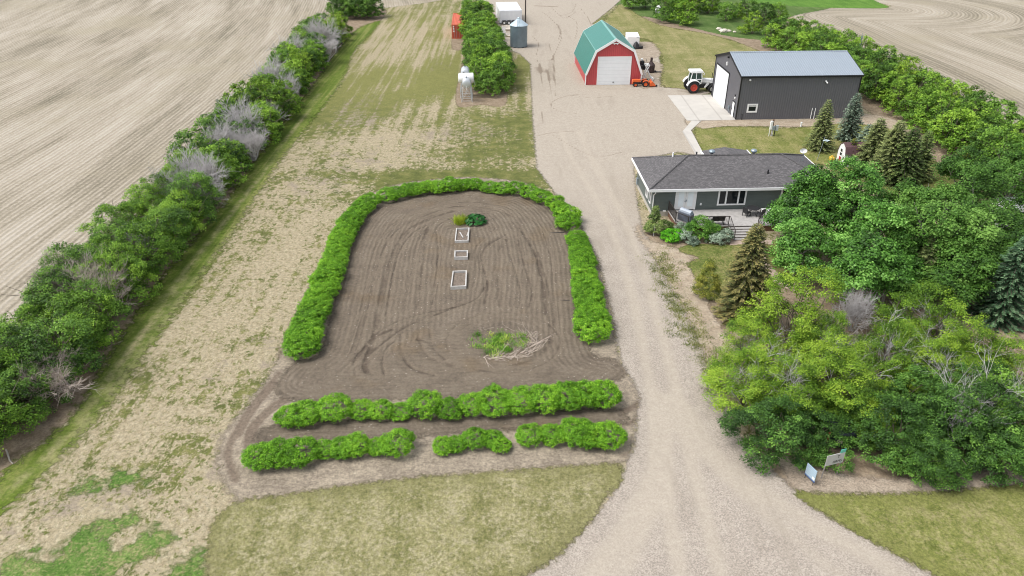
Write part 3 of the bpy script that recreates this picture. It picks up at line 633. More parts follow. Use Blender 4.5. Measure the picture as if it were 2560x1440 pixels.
for y0, y1 in ((-.24, -.17), (D+.17, D+.24)):
    o2 = [(-.15, 1.5), (1.2, 4.87), (4.0, 6.49), (6.8, 4.87), (8.15, 1.5)]; i2 = [(.13, 1.44), (1.42, 4.62), (4.0, 6.12), (6.58, 4.62), (7.87, 1.44)]
    b = MB(K); b.prism(o2+i2[::-1], 'y', y0, y1); b.build('gable_trim', white, R)
for x in (-.06, 7.94):
    for y in (-.04, D-.1):
        b = MB(K); b.box(x, y, 0, x+.14, y+.14, 1.46); b.build('corner_trim', white, R)
fr = MB(K); fr.box(1.62, .02, 0, 1.76, .12, 3.98); fr.box(6.28, .02, 0, 6.42, .12, 3.98); fr.box(1.76, .02, 3.86, 6.28, .12, 3.98)
fr.build('door_frame', white, R)
dr = MB(K); dr.box(1.76, .05, 0.03, 6.28, .11, 3.86); d = dr.build('garage_door', white_panel, R)
b = MB(K); b.box(3.9, -.02, .35, 4.12, .05, .45); b.build('handle', black, d)
b = MB(K)
for i in range(9):
    a = math.pi*i/8; b.box(4-.45+.1*i, -.13, 5.62+.12*abs(math.cos(a*2)), 4-.45+.1*i+.1, -.08, 5.80+.06*math.sin(a))
b.build('gable_bracket', white, R)
b = MB(K); b.box(3.95, -.24, 6.1, 4.05, .1, 6.2); b.build('hay_hook', white, R)

# ---------------------------------------------------------------- charcoal shop
O = G(1838, 300); R = thing('workshop', 'large charcoal metal shop with light steel roof and white overhead door', 'workshop', O, YAW)
L, D, E_, RG = 14.75, 10.75, 5.4, 6.95
b = MB(K); b.prism([(0, 0), (0, E_), (D/2, RG-.12), (D, E_), (D, 0)], 'x', 0, L); b.build('wall', char_metal, R)
b = MB(K); b.prism([(-.2, E_-.06), (D/2, RG), (D+.2, E_-.06), (D+.2, E_+.04), (D/2, RG+.1), (-.2, E_+.04)], 'x', -.12, L+.12); b.build('roof', roof_metal, R)
b = MB(K); b.prism([(D/2-.22, RG+.07), (D/2, RG+.15), (D/2+.22, RG+.07), (D/2, RG+.115)], 'x', -.13, L+.13); b.build('ridge_cap', roof_metal, R)
for x in (-.05, L-.09):
    for y in (-.05, D-.09): t_ = MB(K); t_.box(x, y, 0, x+.14, y+.14, E_-.07); t_.build('corner_trim', black_trim, R)
b = MB(K); b.box(-.1, -.27, E_-.17, L+.1, -.2, E_+.02); b.build('eave_trim', black_trim, R)
for x in (-.19, L+.13): b = MB(K); b.prism([(-.2, E_-.16), (D/2, RG-.1), (D+.2, E_-.16), (D+.2, E_+.05), (D/2, RG+.11), (-.2, E_+.05)], 'x', x, x+.06); b.build('rake_trim', black_trim, R)
b = MB(K); b.box(-.04, 4.62, 0.02, .03, 9.9, 4.5); b.build('overhead_door', white_panel, R)
b = MB(K); b.box(-.07, 9.9, 0, .02, 10.05, 4.66); b.box(-.07, 4.47, 0, .02, 4.62, 4.66); b.box(-.07, 4.62, 4.5, .02, 9.9, 4.66); b.build('door_frame', black_trim, R)
b = MB(K); b.box(-.05, .95, .03, .03, 1.75, 1.86); d = b.build('entry_door', white, R); b = MB(K); b.cbox((-.09, 1.66, .95), (.05, .05, .12)); b.build('handle', black, d)
b = MB(K); b.box(-.06, 1.75, 0, .02, 1.87, 1.98); b.box(-.06, .83, 0, .02, .95, 1.98); b.box(-.06, .95, 1.86, .02, 1.75, 1.98); b.build('door_frame', black_trim, R)
b = MB(K); b.box(-.16, 5.78, 5.28, 0, 5.98, 5.7); b.build('gable_lamp', white, R)
b = MB(K); b.cbox((-.1, 5.6, 6.35), (.2, .25, .18)); b.build('gable_vent', black_trim, R)
b = MB(K); b.cbox((-.12, 2.7, .85), (.16, .22, .3)); b.tube([(-.1, 2.7, .1), (-.1, 2.7, .7)], .03); b.build('power_outlet', galv, R)
for y, z in ((1.2, 2.4), (1.22, 2.75)):
    b = MB(K); b.lathe([(.02, -.12), (.09, -.1), (.1, 0)], 10, (0, y, z), 'x'); b.build('wall_lamp', white if z < 2.5 else black_trim, R)
f_ = MB(K)
x0, x1, z0, z1 = 1.24, 2.54, .92, 2.0
f_.box(x0, -.05, z0, x0+.2, .02, z1); f_.box(x1-.2, -.05, z0, x1, .02, z1); f_.box(x0+.2, -.05, z1-.2, x1-.2, .02, z1); f_.box(x0+.2, -.05, z0, x1-.2, .02, z0+.2)
wv = f_.build('window', white, R); b = MB(K); b.box(x0+.2, -.02, z0+.2, x1-.2, .015, z1-.2); b.build('pane', dglass, wv)
b = MB(K); b.box(x0+.2, -.04, z1-.36, x1-.2, -.025, z1-.31); b.build('sash', white, wv)
b = MB(K); b.lathe([(.04, -.2), (.12, -.16), (.12, 0)], 12, (1.05, 0, 4.93), 'y'); b.build('wall_lamp', white, R)
b = MB(K); b.cbox((10.4, -.08, 4.72), (.16, .16, .16)); b.tube([(10.4, -.1, 4.7), (10.55, -.32, 4.5)], [.06, .09], 8); b.build('wall_lamp', white, R)
for x in (9.42, 9.82):
    b = MB(K); b.tube([(x, -.1, 0), (x, -.1, 1.4)], .045, 8); b.build('intake_pipe', white, R)
b = MB(K); b.tube([(.75, -.1, 0), (.75, -.1, .75), (.55, -.18, .78)], .03, 6); b.build('hose_tap', black, R)

# ---------------------------------------------------------------- house
O = G(1627, 540); HO = O.copy(); R = thing('house', 'dark green bungalow with grey hipped shingle roof and white trim', 'house', O, YAW)
L, D = 15.95, 7.0
b = MB(K); b.box(0, 0, .45, L, D, 2.62); b.box(7.2, D, .45, 10.9, D+1.9, 2.62); b.build('wall', siding, R)
b = MB(K); b.box(.03, .03, 0, L-.03, D-.03, .45); b.box(7.23, D-.03, 0, 10.87, D+1.87, .45); b.build('foundation', found, R)
e0, e1, f0, f1, ez, rz_ = -.52, L+.52, -.52, D+.55, 2.76, 4.45; rx0, rx1, ry = 3.75, 12.35, 3.4
b = MB(K)
V = [(e0, f0, ez), (e1, f0, ez), (e1, f1, ez), (e0, f1, ez), (rx0, ry, rz_), (rx1, ry, rz_), (e0, f0, ez-.03), (e1, f0, ez-.03), (e1, f1, ez-.03), (e0, f1, ez-.03)]
b.add(V, [(0, 1, 5, 4), (1, 2, 5), (2, 3, 4, 5), (3, 0, 4), (0, 6, 7, 1), (1, 7, 8, 2), (2, 8, 9, 3), (3, 9, 6, 0), (9, 8, 7, 6)])
for s, q in (((e0, f0, ez), (rx0, ry, rz_)), ((e1, f0, ez), (rx1, ry, rz_)), ((e0, f1, ez), (rx0, ry, rz_)), ((e1, f1, ez), (rx1, ry, rz_)), ((rx0, ry, rz_), (rx1, ry, rz_))):
    b.tube([(s[0], s[1], s[2]+.02), (q[0], q[1], q[2]+.02)], .085, 5)
# rear wing
b.prism([(6.75, 2.74), (9.05, 3.1), (11.35, 2.74), (11.35, 2.70), (6.75, 2.70)], 'y', 5.2, D+2.3)
rf = b.build('roof', shingle, R)
g_ = MB(K)
g_.box(e0-.03, f0-.07, ez-.2, e1+.03, f0+.0, ez+.03); g_.box(e0-.07, f0, ez-.2, e0, f1, ez+.03); g_.box(e1, f0, ez-.2, e1+.07, f1, ez+.03); g_.box(e0-.03, f1, ez-.2, e1+.03, f1+.07, ez+.03)
g_.build('fascia', white, R)
b = MB(K); b.box(e0, f0, ez-.22, e1, f1, ez-.205); b.build('soffit', white, R)
for x in (6.66, 11.35): b = MB(K); b.box(x, 6.2, 2.56, x+.09, D+2.32, 2.78); b.build('wing_fascia', white, R)
b = MB(K); b.tube([(.12, -.42, 2.55), (.12, -.42, 2.4), (.06, -.08, 2.1), (.06, -.08, .2), (.06, -.3, .1)], .05, 6); b.build('downspout', white, R)
# french doors
d = MB(K); x0, x1, z0, z1 = 2.04, 3.96, .6, 2.56
d.box(x0, -.06, z0, x0+.13, .03, z1); d.box(x1-.13, -.06, z0, x1, .03, z1); d.box(x0+.13, -.06, z1-.12, x1-.13, .03, z1); fd = d.build('french_door', white, R)
for xa in (x0+.13, (x0+x1)/2+.01):
    xb = xa+(x1-x0)/2-.14
    d = MB(K); d.box(xa, -.035, z0+.02, xb, .02, z1-.12); lf = d.build('door_leaf', white, fd)
    d = MB(K); d.box(xa+.17, -.05, z0+.3, xb-.17, -.036, z1-.28); d.build('glass', fglass, fd)
d = MB(K); d.cbox((3.05, -.09, 1.5), (.05, .08, .16)); d.cbox((2.94, -.09, 1.42), (.05, .08, .10)); d.build('handle', galv, fd)
def window(parent, x0, x1, z0, z1, splits=(), side=False, fw=.14):
    f_ = MB(K); p_ = MB(K)
    def bx(m, a, c, e, g, y0, y1):
        if side: m.box(y0, a, e, y1, c, g)
        else: m.box(a, y0, e, c, y1, g)
    bx(f_, x0, x0+fw, z0, z1, -.07, .03); bx(f_, x1-fw, x1, z0, z1, -.07, .03); bx(f_, x0+fw, x1-fw, z1-fw*.7, z1, -.07, .03); bx(f_, x0+fw, x1-fw, z0, z0+fw, -.07, .03)
    for s in splits: bx(f_, s-fw*.5, s+fw*.5, z0+fw, z1-fw*.7, -.06, .03)
    o = f_.build('window', white, parent)
    bx(p_, x0+fw, x1-fw, z0+fw, z1-fw*.7, -.02, .02); p_.build('pane', dglass, o); return o
window(R, 5.9, 8.48, .95, 2.54, (6.66, 7.78))
window(R, 11.6, 13.2, 1.3, 2.54, (12.4,))
window(R, .5, 1.15, .95, 2.2, (), True, .09); window(R, 1.75, 2.6, .95, 2.2, (2.17,), True, .09)
b = MB(K); b.box(4.36, -.06, 1.0, 4.5, 0, 1.2); b.build('outlet_box', white, R)
b = MB(K); b.box(1.05, -.12, .42, 1.3, 0, .56); b.build('dryer_vent', white, R)
b = MB(K); b.box(-.16, 6.2, .5, 0, 6.6, 1.1); b.build('meter_box', galv, R)
def onroof(y): return ez+(rz_-ez)*(y-f0)/(ry-f0) if y < ry else rz_-(rz_-ez)*(y-ry)/(f1-ry)
for x, y in ((6.15, 4.15), (10.1, 4.15)):
    b = MB(K); z = onroof(y); b.lathe([(.13, z-.1), (.13, z+.28), (.26, z+.28), (.30, z+.38), (.24, z+.5), (.1, z+.56)], 14, (x, y, 0)); b.build('roof_vent', galv, R, True)
for x, y in ((10.55, 1.15), (4.6, 3.7), (2.6, 4.4)):
    b = MB(K); z = onroof(y); b.lathe([(.09, z-.1), (.07, z+.35), (.05, z+.35)], 8, (x, y, 0)); b.build('vent_pipe', black if y < 4 else white, R)
b = MB(K); z = onroof(4.6); b.tube([(15.0, 4.4, z-.6), (15.0, 4.4, z+.1), (14.85, 4.4, z+.35)], .035); sdsh = b.build('satellite_dish', galv, R)
b = MB(K); b.add([( .05+14.85+.36*math.cos(a), 4.4+.1*math.sin(a)-.05, z+.42+.2*math.sin(a)) for a in [i*math.pi/8 for i in range(16)]]+[(14.85, 4.5, z+.36)], [(i, (i+1) % 16, 16) for i in range(16)]); b.build('dish', white, sdsh)

# deck
DK = .58
R = thing('deck', 'weathered grey wooden deck with bronze railings and wide front stairs', 'deck', HO, YAW)
poly = [(1.45, -.09), (1.55, -2.5), (2.4, -3.55), (11.0, -3.6), (11.3, -.09)]
b = MB(K); b.prism(poly, 'z', DK-.05, DK); b.build('floor', deckwood, R)
b = MB(K); ins = [(1.52, -.12), (1.62, -2.46), (2.44, -3.48), (10.94, -3.53), (11.22, -.12)]; b.prism(ins, 'z', 0.02, DK-.055); b.build('skirt', brownwood, R)
def rail(p, q, n_pb=.11):
    p, q = Vector(p), Vector(q); d = q-p; Lr = d.length; b = MB(K); ang = math.atan2(d.y, d.x)
    n = max(1, round(Lr/1.8))
    for i in range(n+1):
        c = p+d*(i/n); b.cbox((c.x, c.y, DK+.46), (.06, .06, .92), ang)
    m = (p+q)/2
    b.cbox((m.x, m.y, DK+.9), (Lr, .055, .05), ang); b.cbox((m.x, m.y, DK+.1), (Lr, .04, .04), ang)
    k = int(Lr/n_pb)
    for i in range(1, k):
        c = p+d*(i/k); b.cbox((c.x, c.y, DK+.5), (.022, .022, .78), ang)
    b.build('railing', bronze, R)
rail((1.5, -.15), (1.6, -2.5)); rail((1.6, -2.5), (2.42, -3.5)); rail((2.42, -3.5), (5.95, -3.53)); rail((8.55, -3.55), (10.95, -3.56)); rail((10.95, -3.56), (11.24, -.15))
for i in range(5):
    z = DK-(i+1)*DK/6; y = -3.6-.33*i
    b = MB(K); b.box(6.0, y-.36, z-.045, 8.5, y-.01, z); b.build('step', deckwood, R)
    b = MB(K); b.box(6.03, y-.30, .01, 8.47, y-.27, z-.05); b.build('riser', brownwood, R)
for x in (6.02, 8.48):
    b = MB(K); b.tube([(x, -3.55, DK+.9), (x, -5.25, .95)], .03, 6); b.tube([(x, -5.25, .0), (x, -5.25, .95)], .03, 6)
    b.tube([(x, -3.55, DK+.15), (x, -5.25, .2)], .02, 6)
    for i in range(1, 9): yy = -3.55-1.7*i/9; zz = DK+.9-(.95-.95+DK+.9-.95)*i/9; b.tube([(x, yy, zz-.75), (x, yy, zz)], .011, 4)
    b.build('stair_rail', bronze, R)
M_H = Matrix.Translation(HO) @ Matrix.Rotation(YAW, 4, 'Z')
def onhouse(x, y, z): return M_H @ Vector((x*K, y*K, z*K))

# things on the deck
R = thing('patio_table', 'round green glass patio table on the deck below the picture window', 'table', onhouse(8.75, -1.35, DK), 0)
tg = glass('green table glass', (.22, .34, .34, 1)); b = MB(); b.lathe([(.0, .70), (.60, .70), (.61, .715), (.60, .73), (.0, .73)], 28); b.build('table_top', tg, R)
b = MB(); b.lathe([(.60, .69), (.635, .715), (.60, .74)], 28); b.build('rim', black, R)
for i in range(4):
    a = math.pi/4+i*math.pi/2; b = MB(); b.tube([(.45*math.cos(a), .45*math.sin(a), 0), (.3*math.cos(a), .3*math.sin(a), .35), (.45*math.cos(a), .45*math.sin(a), .69)], .02, 6); b.build('leg', black, R)
def wicker(x, y, rz, label):
    R = thing('wicker_chair', label, 'chair', onhouse(x, y, DK), rz, 'wicker chairs at the patio table')
    b = MB(); b.rbox(-.30, -.28, .36, .30, .28, .46, .03); b.build('seat', black, R)
    b = MB(); b.cbox((0, .30, .70), (.60, .06, .56), 0, -.2); b.build('backrest', black, R)
    for s in (-1, 1):
        b = MB(); b.box(s*.30-.03, -.26, .60, s*.30+.03, .28, .65); b.build('armrest', black, R)
        for yy in (-.25, .25): b = MB(); b.box(s*.28-.025, yy-.025, 0, s*.28+.025, yy+.025, .60 if yy < 0 else .40); b.build('leg', black, R)
wicker(8.15, -1.6, math.radians(125), 'black wicker chair at the left side of the green glass table')
wicker(9.3, -1.9, math.radians(215), 'black wicker chair with its back turned to the stairs, right of the glass table')
R = thing('garden_bench', 'black slatted bench behind the front railing beside the stairs', 'bench', onhouse(5.1, -3.1, DK), YAW+math.pi)
b = MB(); b.box(-.62, -.22, .40, .62, .22, .45); b.build('seat', black, R)
b = MB(); b.cbox((0, .25, .66), (1.24, .04, .42), 0, -.12); b.build('backrest', black, R)
for s in (-1, 1):
    for yy in (-.18, .2): b = MB(); b.box(s*.56-.03, yy-.03, 0, s*.56+.03, yy+.03, .40); b.build('leg', black, R)
R = thing('barbecue', 'barbecue under a blue grey cover at the deck corner', 'barbecue', onhouse(2.5, -2.35, DK), YAW+math.radians(-50))
cov = pm('blue grey cover', (.12, .135, .17, 1), .5, var=.15, vs=3); lid = pm('silver grey lid', (.36, .40, .46, 1), .4, var=.1)
b = MB(); b.rbox(-.75, -.3, .04, .75, .3, .92, .06); b.build('cover', cov, R)
b = MB(); b.prism([(-.27, .92), (.27, .92), (.24, 1.08), (.1, 1.2), (-.1, 1.2), (-.24, 1.08)], 'x', -.62, .62); b.build('lid', lid, R)
R = thing('storage_box', 'low white box on the deck behind the wicker chairs', 'box', onhouse(10.2, -1.0, DK), YAW+.1)
b = MB(); b.rbox(-.5, -.28, 0, .5, .28, .30, .04); b.build('body', white, R); b = MB(); b.rbox(-.52, -.3, .305, .52, .3, .36, .02); b.build('lid', white, R)

# ---------------------------------------------------------------- vehicles and farm things
def wheel(parent, c, r, w_, rim, axis='y', lugs=True, name='tyre'):
    b = MB(); b.lathe([(r*.58, -w_/2), (r*.9, -w_/2), (r, -w_*.32), (r, w_*.32), (r*.9, w_/2), (r*.58, w_/2), (r*.58, -w_/2)], 26, (0, 0, 0), axis, False)
    if lugs:
        for i in range(22):
            a = 2*math.pi*i/22
            for s in (-1, 1):
                if axis == 'y': b.cbox((r*math.cos(a+s*.07), s*w_*.24, r*math.sin(a+s*.07)), (.07*r, w_*.46, .05*r), 0, 0, -a)
    t = b.build(name, rubber, parent); t.location = c
    b = MB(); b.lathe([(.02, -w_*.36), (r*.2, -w_*.36), (r*.24, -w_*.2), (r*.42, -w_*.22), (r*.5, -w_*.44), (r*.585, -w_*.46), (r*.585, w_*.46), (r*.5, w_*.44), (r*.42, w_*.22), (r*.24, w_*.2), (r*.2, w_*.36), (.02, w_*.36)], 22, (0, 0, 0), axis)
    b.build('rim', rim, t); return t

# white cab tractor, nose behind the shop corner
p = G(1733, 235); R = thing('tractor', 'white cab tractor with red rear wheels parked beside the shop', 'tractor', (p.x, p.y+.35, 0), YAW)
wheel(R, (0, 0, .92), .92, .62, redrim); wheel(R, (0, 2.25, .92), .92, .62, redrim)
wheel(R, (3.0, .25, .62), .62, .4, white); wheel(R, (3.0, 2.0, .62), .62, .4, white)
b = MB(); b.prism([(-.5, .7), (1.4, .6), (4.0, .7), (4.0, 1.0), (1.2, 1.3), (-.5, 1.25)], 'y', .75, 1.5); b.build('chassis', black, R)
b = MB(); b.prism([(1.25, 1.25), (3.95, 1.15), (4.0, 1.6), (3.85, 1.85), (1.25, 1.98)], 'y', .68, 1.57); b.build('hood', white, R)
b = MB(); b.box(1.4, .66, 1.28, 3.8, .678, 1.45); b.box(1.4, 1.572, 1.28, 3.8, 1.59, 1.45); b.build('stripe', black, R)
for y in (.42, 1.83):
    b = MB(); b.tube([(-.35, y, 1.3), (-.45, y, 2.0), (-.28, y, 3.0)], .07, 6); b.tube([(.42, y, 1.2), (.36, y, 3.0)], .06, 6); b.tube([(1.15, y, 1.35), (1.3, y, 2.0), (1.15, y, 3.0)], .07, 6)
    b.tube([(-.42, y, 2.0), (1.3, y, 2.0)], .06, 6); b.tube([(.5, y, .95), (1.15, y, 1.35)], .05, 6); b.tube([(.42, y, 1.3), (.5, y, .95)], .05, 6); b.build('cab_frame', white, R)
b = MB(); b.prism([(-.55, 2.98), (1.35, 2.98), (1.42, 3.1), (1.3, 3.26), (-.5, 3.26), (-.62, 3.12)], 'y', .3, 1.95); b.build('cab_roof', white, R)
cg = glass('cab glass', (.02, .05, .04, 1)); b = MB()
b.prism([(-.38, 1.35), (-.42, 2.0), (-.27, 2.97), (1.13, 2.97), (1.27, 2.0), (1.12, 1.36), (.5, 1.0)], 'y', .46, 1.79); b.build('cab_glass', cg, R)
for y in (-.36, 1.95):
    b2 = MB(); b2.loft([[(1.12*math.cos(a), yy, .92+1.12*math.sin(a)) for yy in (y, y+.68)] + [(1.03*math.cos(a), yy, .92+1.03*math.sin(a)) for yy in (y+.68, y)] for a in [math.radians(d_) for d_ in range(35, 166, 13)]]); b2.build('fender', white, R)
b = MB(); b.tube([(2.9, .75, 1.85), (2.9, .75, 2.9)], .05, 8); b.build('exhaust', black, R)
b = MB(); b.cbox((1.5, .3, 2.85), (.06, .2, .3)); b.tube([(1.3, .4, 2.7), (1.5, .3, 2.85)], .02); b.build('mirror', white, R)
b = MB()
for y in (.45, 1.8): b.prism([(1.75, .75), (2.0, .75), (2.5, 1.3), (2.35, 1.75), (2.05, 1.7), (2.1, 1.35)], 'y', y-.07, y+.07); b.tube([(2.3, y, 1.6), (4.2, y, 1.2), (5.2, y, .5)], .1, 6)
b.build('loader_arms', white, R)
b = MB(); b.prism([(5.1, .2), (5.9, .1), (5.4, .35), (5.3, .9), (5.15, .9)], 'y', -.1, 2.35); b.build('loader_bucket', white, R)

# orange compact tractor with rear tiller
p = G(1613, 218); R = thing('compact_tractor', 'small orange tractor with rear tiller parked at the barn corner', 'tractor', (p.x, p.y, 0), YAW)
wheel(R, (0, 0, .48), .48, .3, orange); wheel(R, (0, 1.05, .48), .48, .3, orange); wheel(R, (-1.55, .1, .34), .34, .2, orange); wheel(R, (-1.55, .95, .34), .34, .2, orange)
b = MB(); b.box(-1.75, .38, .35, .15, .68, .62); b.build('chassis', black, R)
b = MB(); b.rbox(-2.0, .26, .74, -.72, .80, 1.12, .06); b.build('hood', orange, R)
b = MB(); b.rbox(-2.04, .3, .45, -1.86, .76, .9, .03); b.build('grille', orange, R)
b = MB(); b.box(-1.7, .32, .58, -.75, .74, .74); b.build('engine', black, R)
b = MB(); b.rbox(-.2, .32, .72, .28, .74, .82, .03); b.cbox((.30, .53, .98), (.08, .42, .36), 0, 0, .15); b.build('seat', black, R)
for y in (-.14, .88): b = MB(); b.prism([(-.45, .78), (-.3, 1.0), (.3, 1.04), (.52, .8), (.45, .74), (.2, .95), (-.25, .92)], 'y', y, y+.32); b.build('fender', orange, R)
b = MB(); b.tube([(-.62, .53, .8), (-.45, .53, 1.18)], .02); b.lathe([(.15, 0), (.18, .015), (.15, .03)], 14, (-.43, .53, 1.2)); b.build('steering_wheel', black, R)
b = MB(); b.tube([(.35, .3, .6), (.85, .3, .55)], .04); b.tube([(.35, .76, .6), (.85, .76, .55)], .04); b.build('hitch', black, R)
b = MB(); b.prism([(.7, .2), (.75, .65), (1.0, .9), (1.35, .62), (1.62, .25), (1.45, .18)], 'y', -.2, 1.26); b.tube([(.9, .53, .8), (.95, .53, 1.15)], .06); b.build('tiller', orange, R)
wheel(R, (1.78, .1, .17), .17, .1, black, lugs=False)

p = G(1606, 206); R = thing('loader_frame', 'white steel loader frame leaning against the barn side', 'frame', (p.x+.2, p.y+.9, 0), YAW)
b = MB()
for y in (0, .9): b.tube([(1.5, y, .05), (.85, y, 1.3), (.25, y, 2.5)], .09, 6); b.tube([(.2, y, .05), (.4, y, 1.4), (.9, y, 2.45)], .08, 6); b.tube([(.25, y, 2.48), (.95, y, 2.48)], .09, 6)
for z, x in ((.6, 1.2), (1.3, .85), (2.0, .5), (2.48, .6)): b.tube([(x, 0, z), (x, .9, z)], .06, 6)
b.build('arms', white, R); b = MB(); b.cbox((1.55, .45, .25), (.3, 1.1, .4), 0, 0, .4); b.build('bracket', white, R)
b = MB(); b.tube([tuple(G(1622, 191)+Vector((0, 0, .08))), tuple(G(1632, 196)+Vector((0, 0, .06))), tuple(G(1647, 197)+Vector((0, 0, .05)))], .06, 6)
tag(b.build('fallen_rail', pm('pale wood', (.62, .58, .50, 1), .8)), 'long pale rail lying on the dirt right of the barn', 'rail')

p = G(1606, 172); R = thing('implement', 'black farm implement with tangled tines beside the barn wall', 'implement', (p.x, p.y, 0), .3); rr = random.Random(5)
b = MB(); b.box(-.6, -.9, .45, .3, .9, .7); b.box(-.3, -.2, .7, .2, .5, 1.3); b.build('frame', black, R)
b = MB()
for i in range(16): b.tube([(rr.uniform(-.6, .6), rr.uniform(-.9, .9), .5), (rr.uniform(-.8, .9), rr.uniform(-1, 1), rr.uniform(.1, 1.5))], .05, 5)
b.build('tines', black, R)
for y in (-.75, .75): wheel(R, (0, y, .38), .38, .2, black, lugs=False)
b = MB(); b.lathe([(.05, 0), (.2, .05), (.22, .3), (.05, .4)], 10, (-.1, .3, 1.3)); b.build('canister', white, R)

p = G(1626, 181); R = thing('burner', 'bottle shaped rusty burner standing on bare dirt', 'burner', p, .2)
b = MB(); b.lathe([(.66, 0), (.68, .1), (.70, 1.15), (.68, 1.25), (.25, 1.75), (.22, 1.8)], 8); b.build('drum', rust, R)
b = MB(); b.lathe([(.21, 1.78), (.19, 2.3), (.23, 2.32), (.22, 2.42), (.15, 2.44)], 10); b.build('chimney', rust, R)
b = MB(); b.cbox((-.1, -.66, .5), (.42, .08, .5), 0); b.build('fire_door', rust, R)
p = G(1644, 181.5); b = MB(); rr = random.Random(3)  # low black blocks stand in for the burner's cast shadow
for i in range(9): x = i*.14-.6; b.cbox((x, rr.uniform(-.12, .12), .08), (.2, rr.uniform(.2, .4), rr.uniform(.1, .22)), rr.uniform(0, 3))
b.cbox((-.4, .05, .22), (.2, .2, .25), .5); o = b.build('burner_shadow', black); o.location = p; tag(o, 'low black blocks modelled as the burner shadow on the dirt', 'shadow')
p = G(1593, 212); 
# trailers
p = G(1249, 62); R = thing('cargo_trailer', 'long white enclosed trailer with black wheels behind the grain bin', 'trailer', (p.x, p.y, 0), YAW+math.radians(3))
LT, DT, HTr = 4.85, 10.6, 2.95
b = MB(); b.rbox(0, 0, .35, LT, DT, HTr, .08); b.build('body', white_rib, R)
b = MB(); b.box(-.02, -.03, .3, LT+.02, DT+.02, .42); b.build('sill', galv, R)
for x in (1.0, 2.0, 3.05): wheel(R, (x, -.12, .42), .42, .22, white, lugs=False)
for x in (1.0, 2.0, 3.05): b = MB(); b.prism([(x-.55, .55), (x-.4, .9), (x+.4, .9), (x+.55, .55), (x+.5, .55), (x+.35, .85), (x-.35, .85), (x-.5, .55)], 'y', -.16, -.01); b.build('mudguard', black, R)
p = G(1570, 121); R = thing('utility_trailer', 'white box trailer half hidden behind the red barn', 'trailer', (p.x-.3, p.y, 0), YAW+math.radians(-6))
b = MB(); b.rbox(0, 0, .3, 2.35, 4.3, 2.15, .08); b.build('body', white, R); b = MB(); b.box(1.75, -.012, 1.95, 2.2, 0.0, 2.05); b.build('marker_lamps', galv, R)
for x in (-.1, 2.45): wheel(R, (x, 2.2, .35), .35, .2, galv, 'x', False)
b = MB(); b.tube([(.4, 0, .4), (1.2, -1.1, .4)], .06); b.tube([(2.0, 0, .4), (1.2, -1.1, .4)], .06); b.build('hitch', black, R)
p = G(1589, 121); b = MB(); b.lathe([(.75, 0), (.8, .2), (.5, .8), (.3, 1.1), (.05, 1.3)], 7); b.cbox((.75, -.2, .25), (.9, .6, .5), .3); o = b.build('tarp_cover', black); o.location = (p.x, p.y-.2, 0); tag(o, 'black covered heap at the nose of the small white trailer', 'cover')
# container
p = G(1130, 97); R = thing('shipping_container', 'orange shipping container beside the middle shelterbelt', 'container', (p.x, p.y, 0), YAW)
LC = 12.4
b = MB(); b.box(.05, .05, .12, 2.39, LC-.05, 2.66); b.build('body', corten, R)
b = MB()
for x in (0, 2.3):
    for y in (0, LC-.14): b.box(x, y, 0, x+.14, y+.14, 2.74)
for y in (0, LC-.14): b.box(.14, y, 2.6, 2.3, y+.14, 2.72); b.box(.14, y, .02, 2.3, y+.14, .16)
for x in (0, 2.3): b.box(x, .14, 2.6, x+.14, LC-.14, 2.72); b.box(x, .14, .02, x+.14, LC-.14, .16)
b.build('frame', pm('orange frame', (.62, .14, .07, 1), .55, var=.12), R)
for x in (.16, 1.23): b = MB(); b.box(x, -.01, .18, x+1.04, .04, 2.58); d = b.build('door', pm('orange door', (.50, .085, .045, 1), .6, var=.2, vs=2, dirt=(.6, .3, .22, 1)), R); b = MB(); b.tube([(x+.35, -.04, .2), (x+.35, -.04, 2.56)], .025); b.tube([(x+.75, -.04, .2), (x+.75, -.04, 2.56)], .025); b.build('lock_rod', galv, d)
for x, z, ww in ((.26, 1.78, .3), (.24, 1.3, .36), (.26, 2.2, .26), (1.75, 1.9, .3), (1.75, 1.35, .26)): b = MB(); b.box(x, -.02, z, x+ww, -.011, z+.26); b.build('placard', white, R)
# grain bin
c = G(1297, 121); R = thing('grain_bin', 'round galvanised grain bin with cone roof and ladder', 'grain bin', (c.x, c.y+1.62, 0), 0)
r = 1.62; ev = 4.0
b = MB(); b.lathe([(r, .14), (r, ev), (r-.1, ev)], 40); b.build('wall', galv_rib, R, False)
b = MB(); b.lathe([(r+.14, ev-.06), (r+.10, ev+.02), (.25, ev+1.12), (.22, ev+1.22), (.02, ev+1.26)], 16); b.build('roof', galv_roof, R)
b = MB(); b.lathe([(.26, ev+1.1), (.30, ev+1.2), (.2, ev+1.32), (.02, ev+1.34)], 12); b.build('cap', galv_roof, R)
b = MB()
for s in (-.2, .2): b.tube([(s-.15, -r-.16, ev+.02), (s-.15, -.35, ev+1.2), (s-.15, -.3, ev+1.5)], .03, 5)
for i in range(8): t0 = i/7; b.tube([(-.35, -r-.16+t0*(r-.19), ev+.06+t0*1.18), (.05, -r-.16+t0*(r-.19), ev+.06+t0*1.18)], .022, 4)
b.build('ladder', galv, R)
b = MB()
for i in range(12): a = 2*math.pi*i/12; b.cbox((math.cos(a)*(r-.12), math.sin(a)*(r-.12), .07), (.3, .3, .14), a)
b.build('footing', black, R)
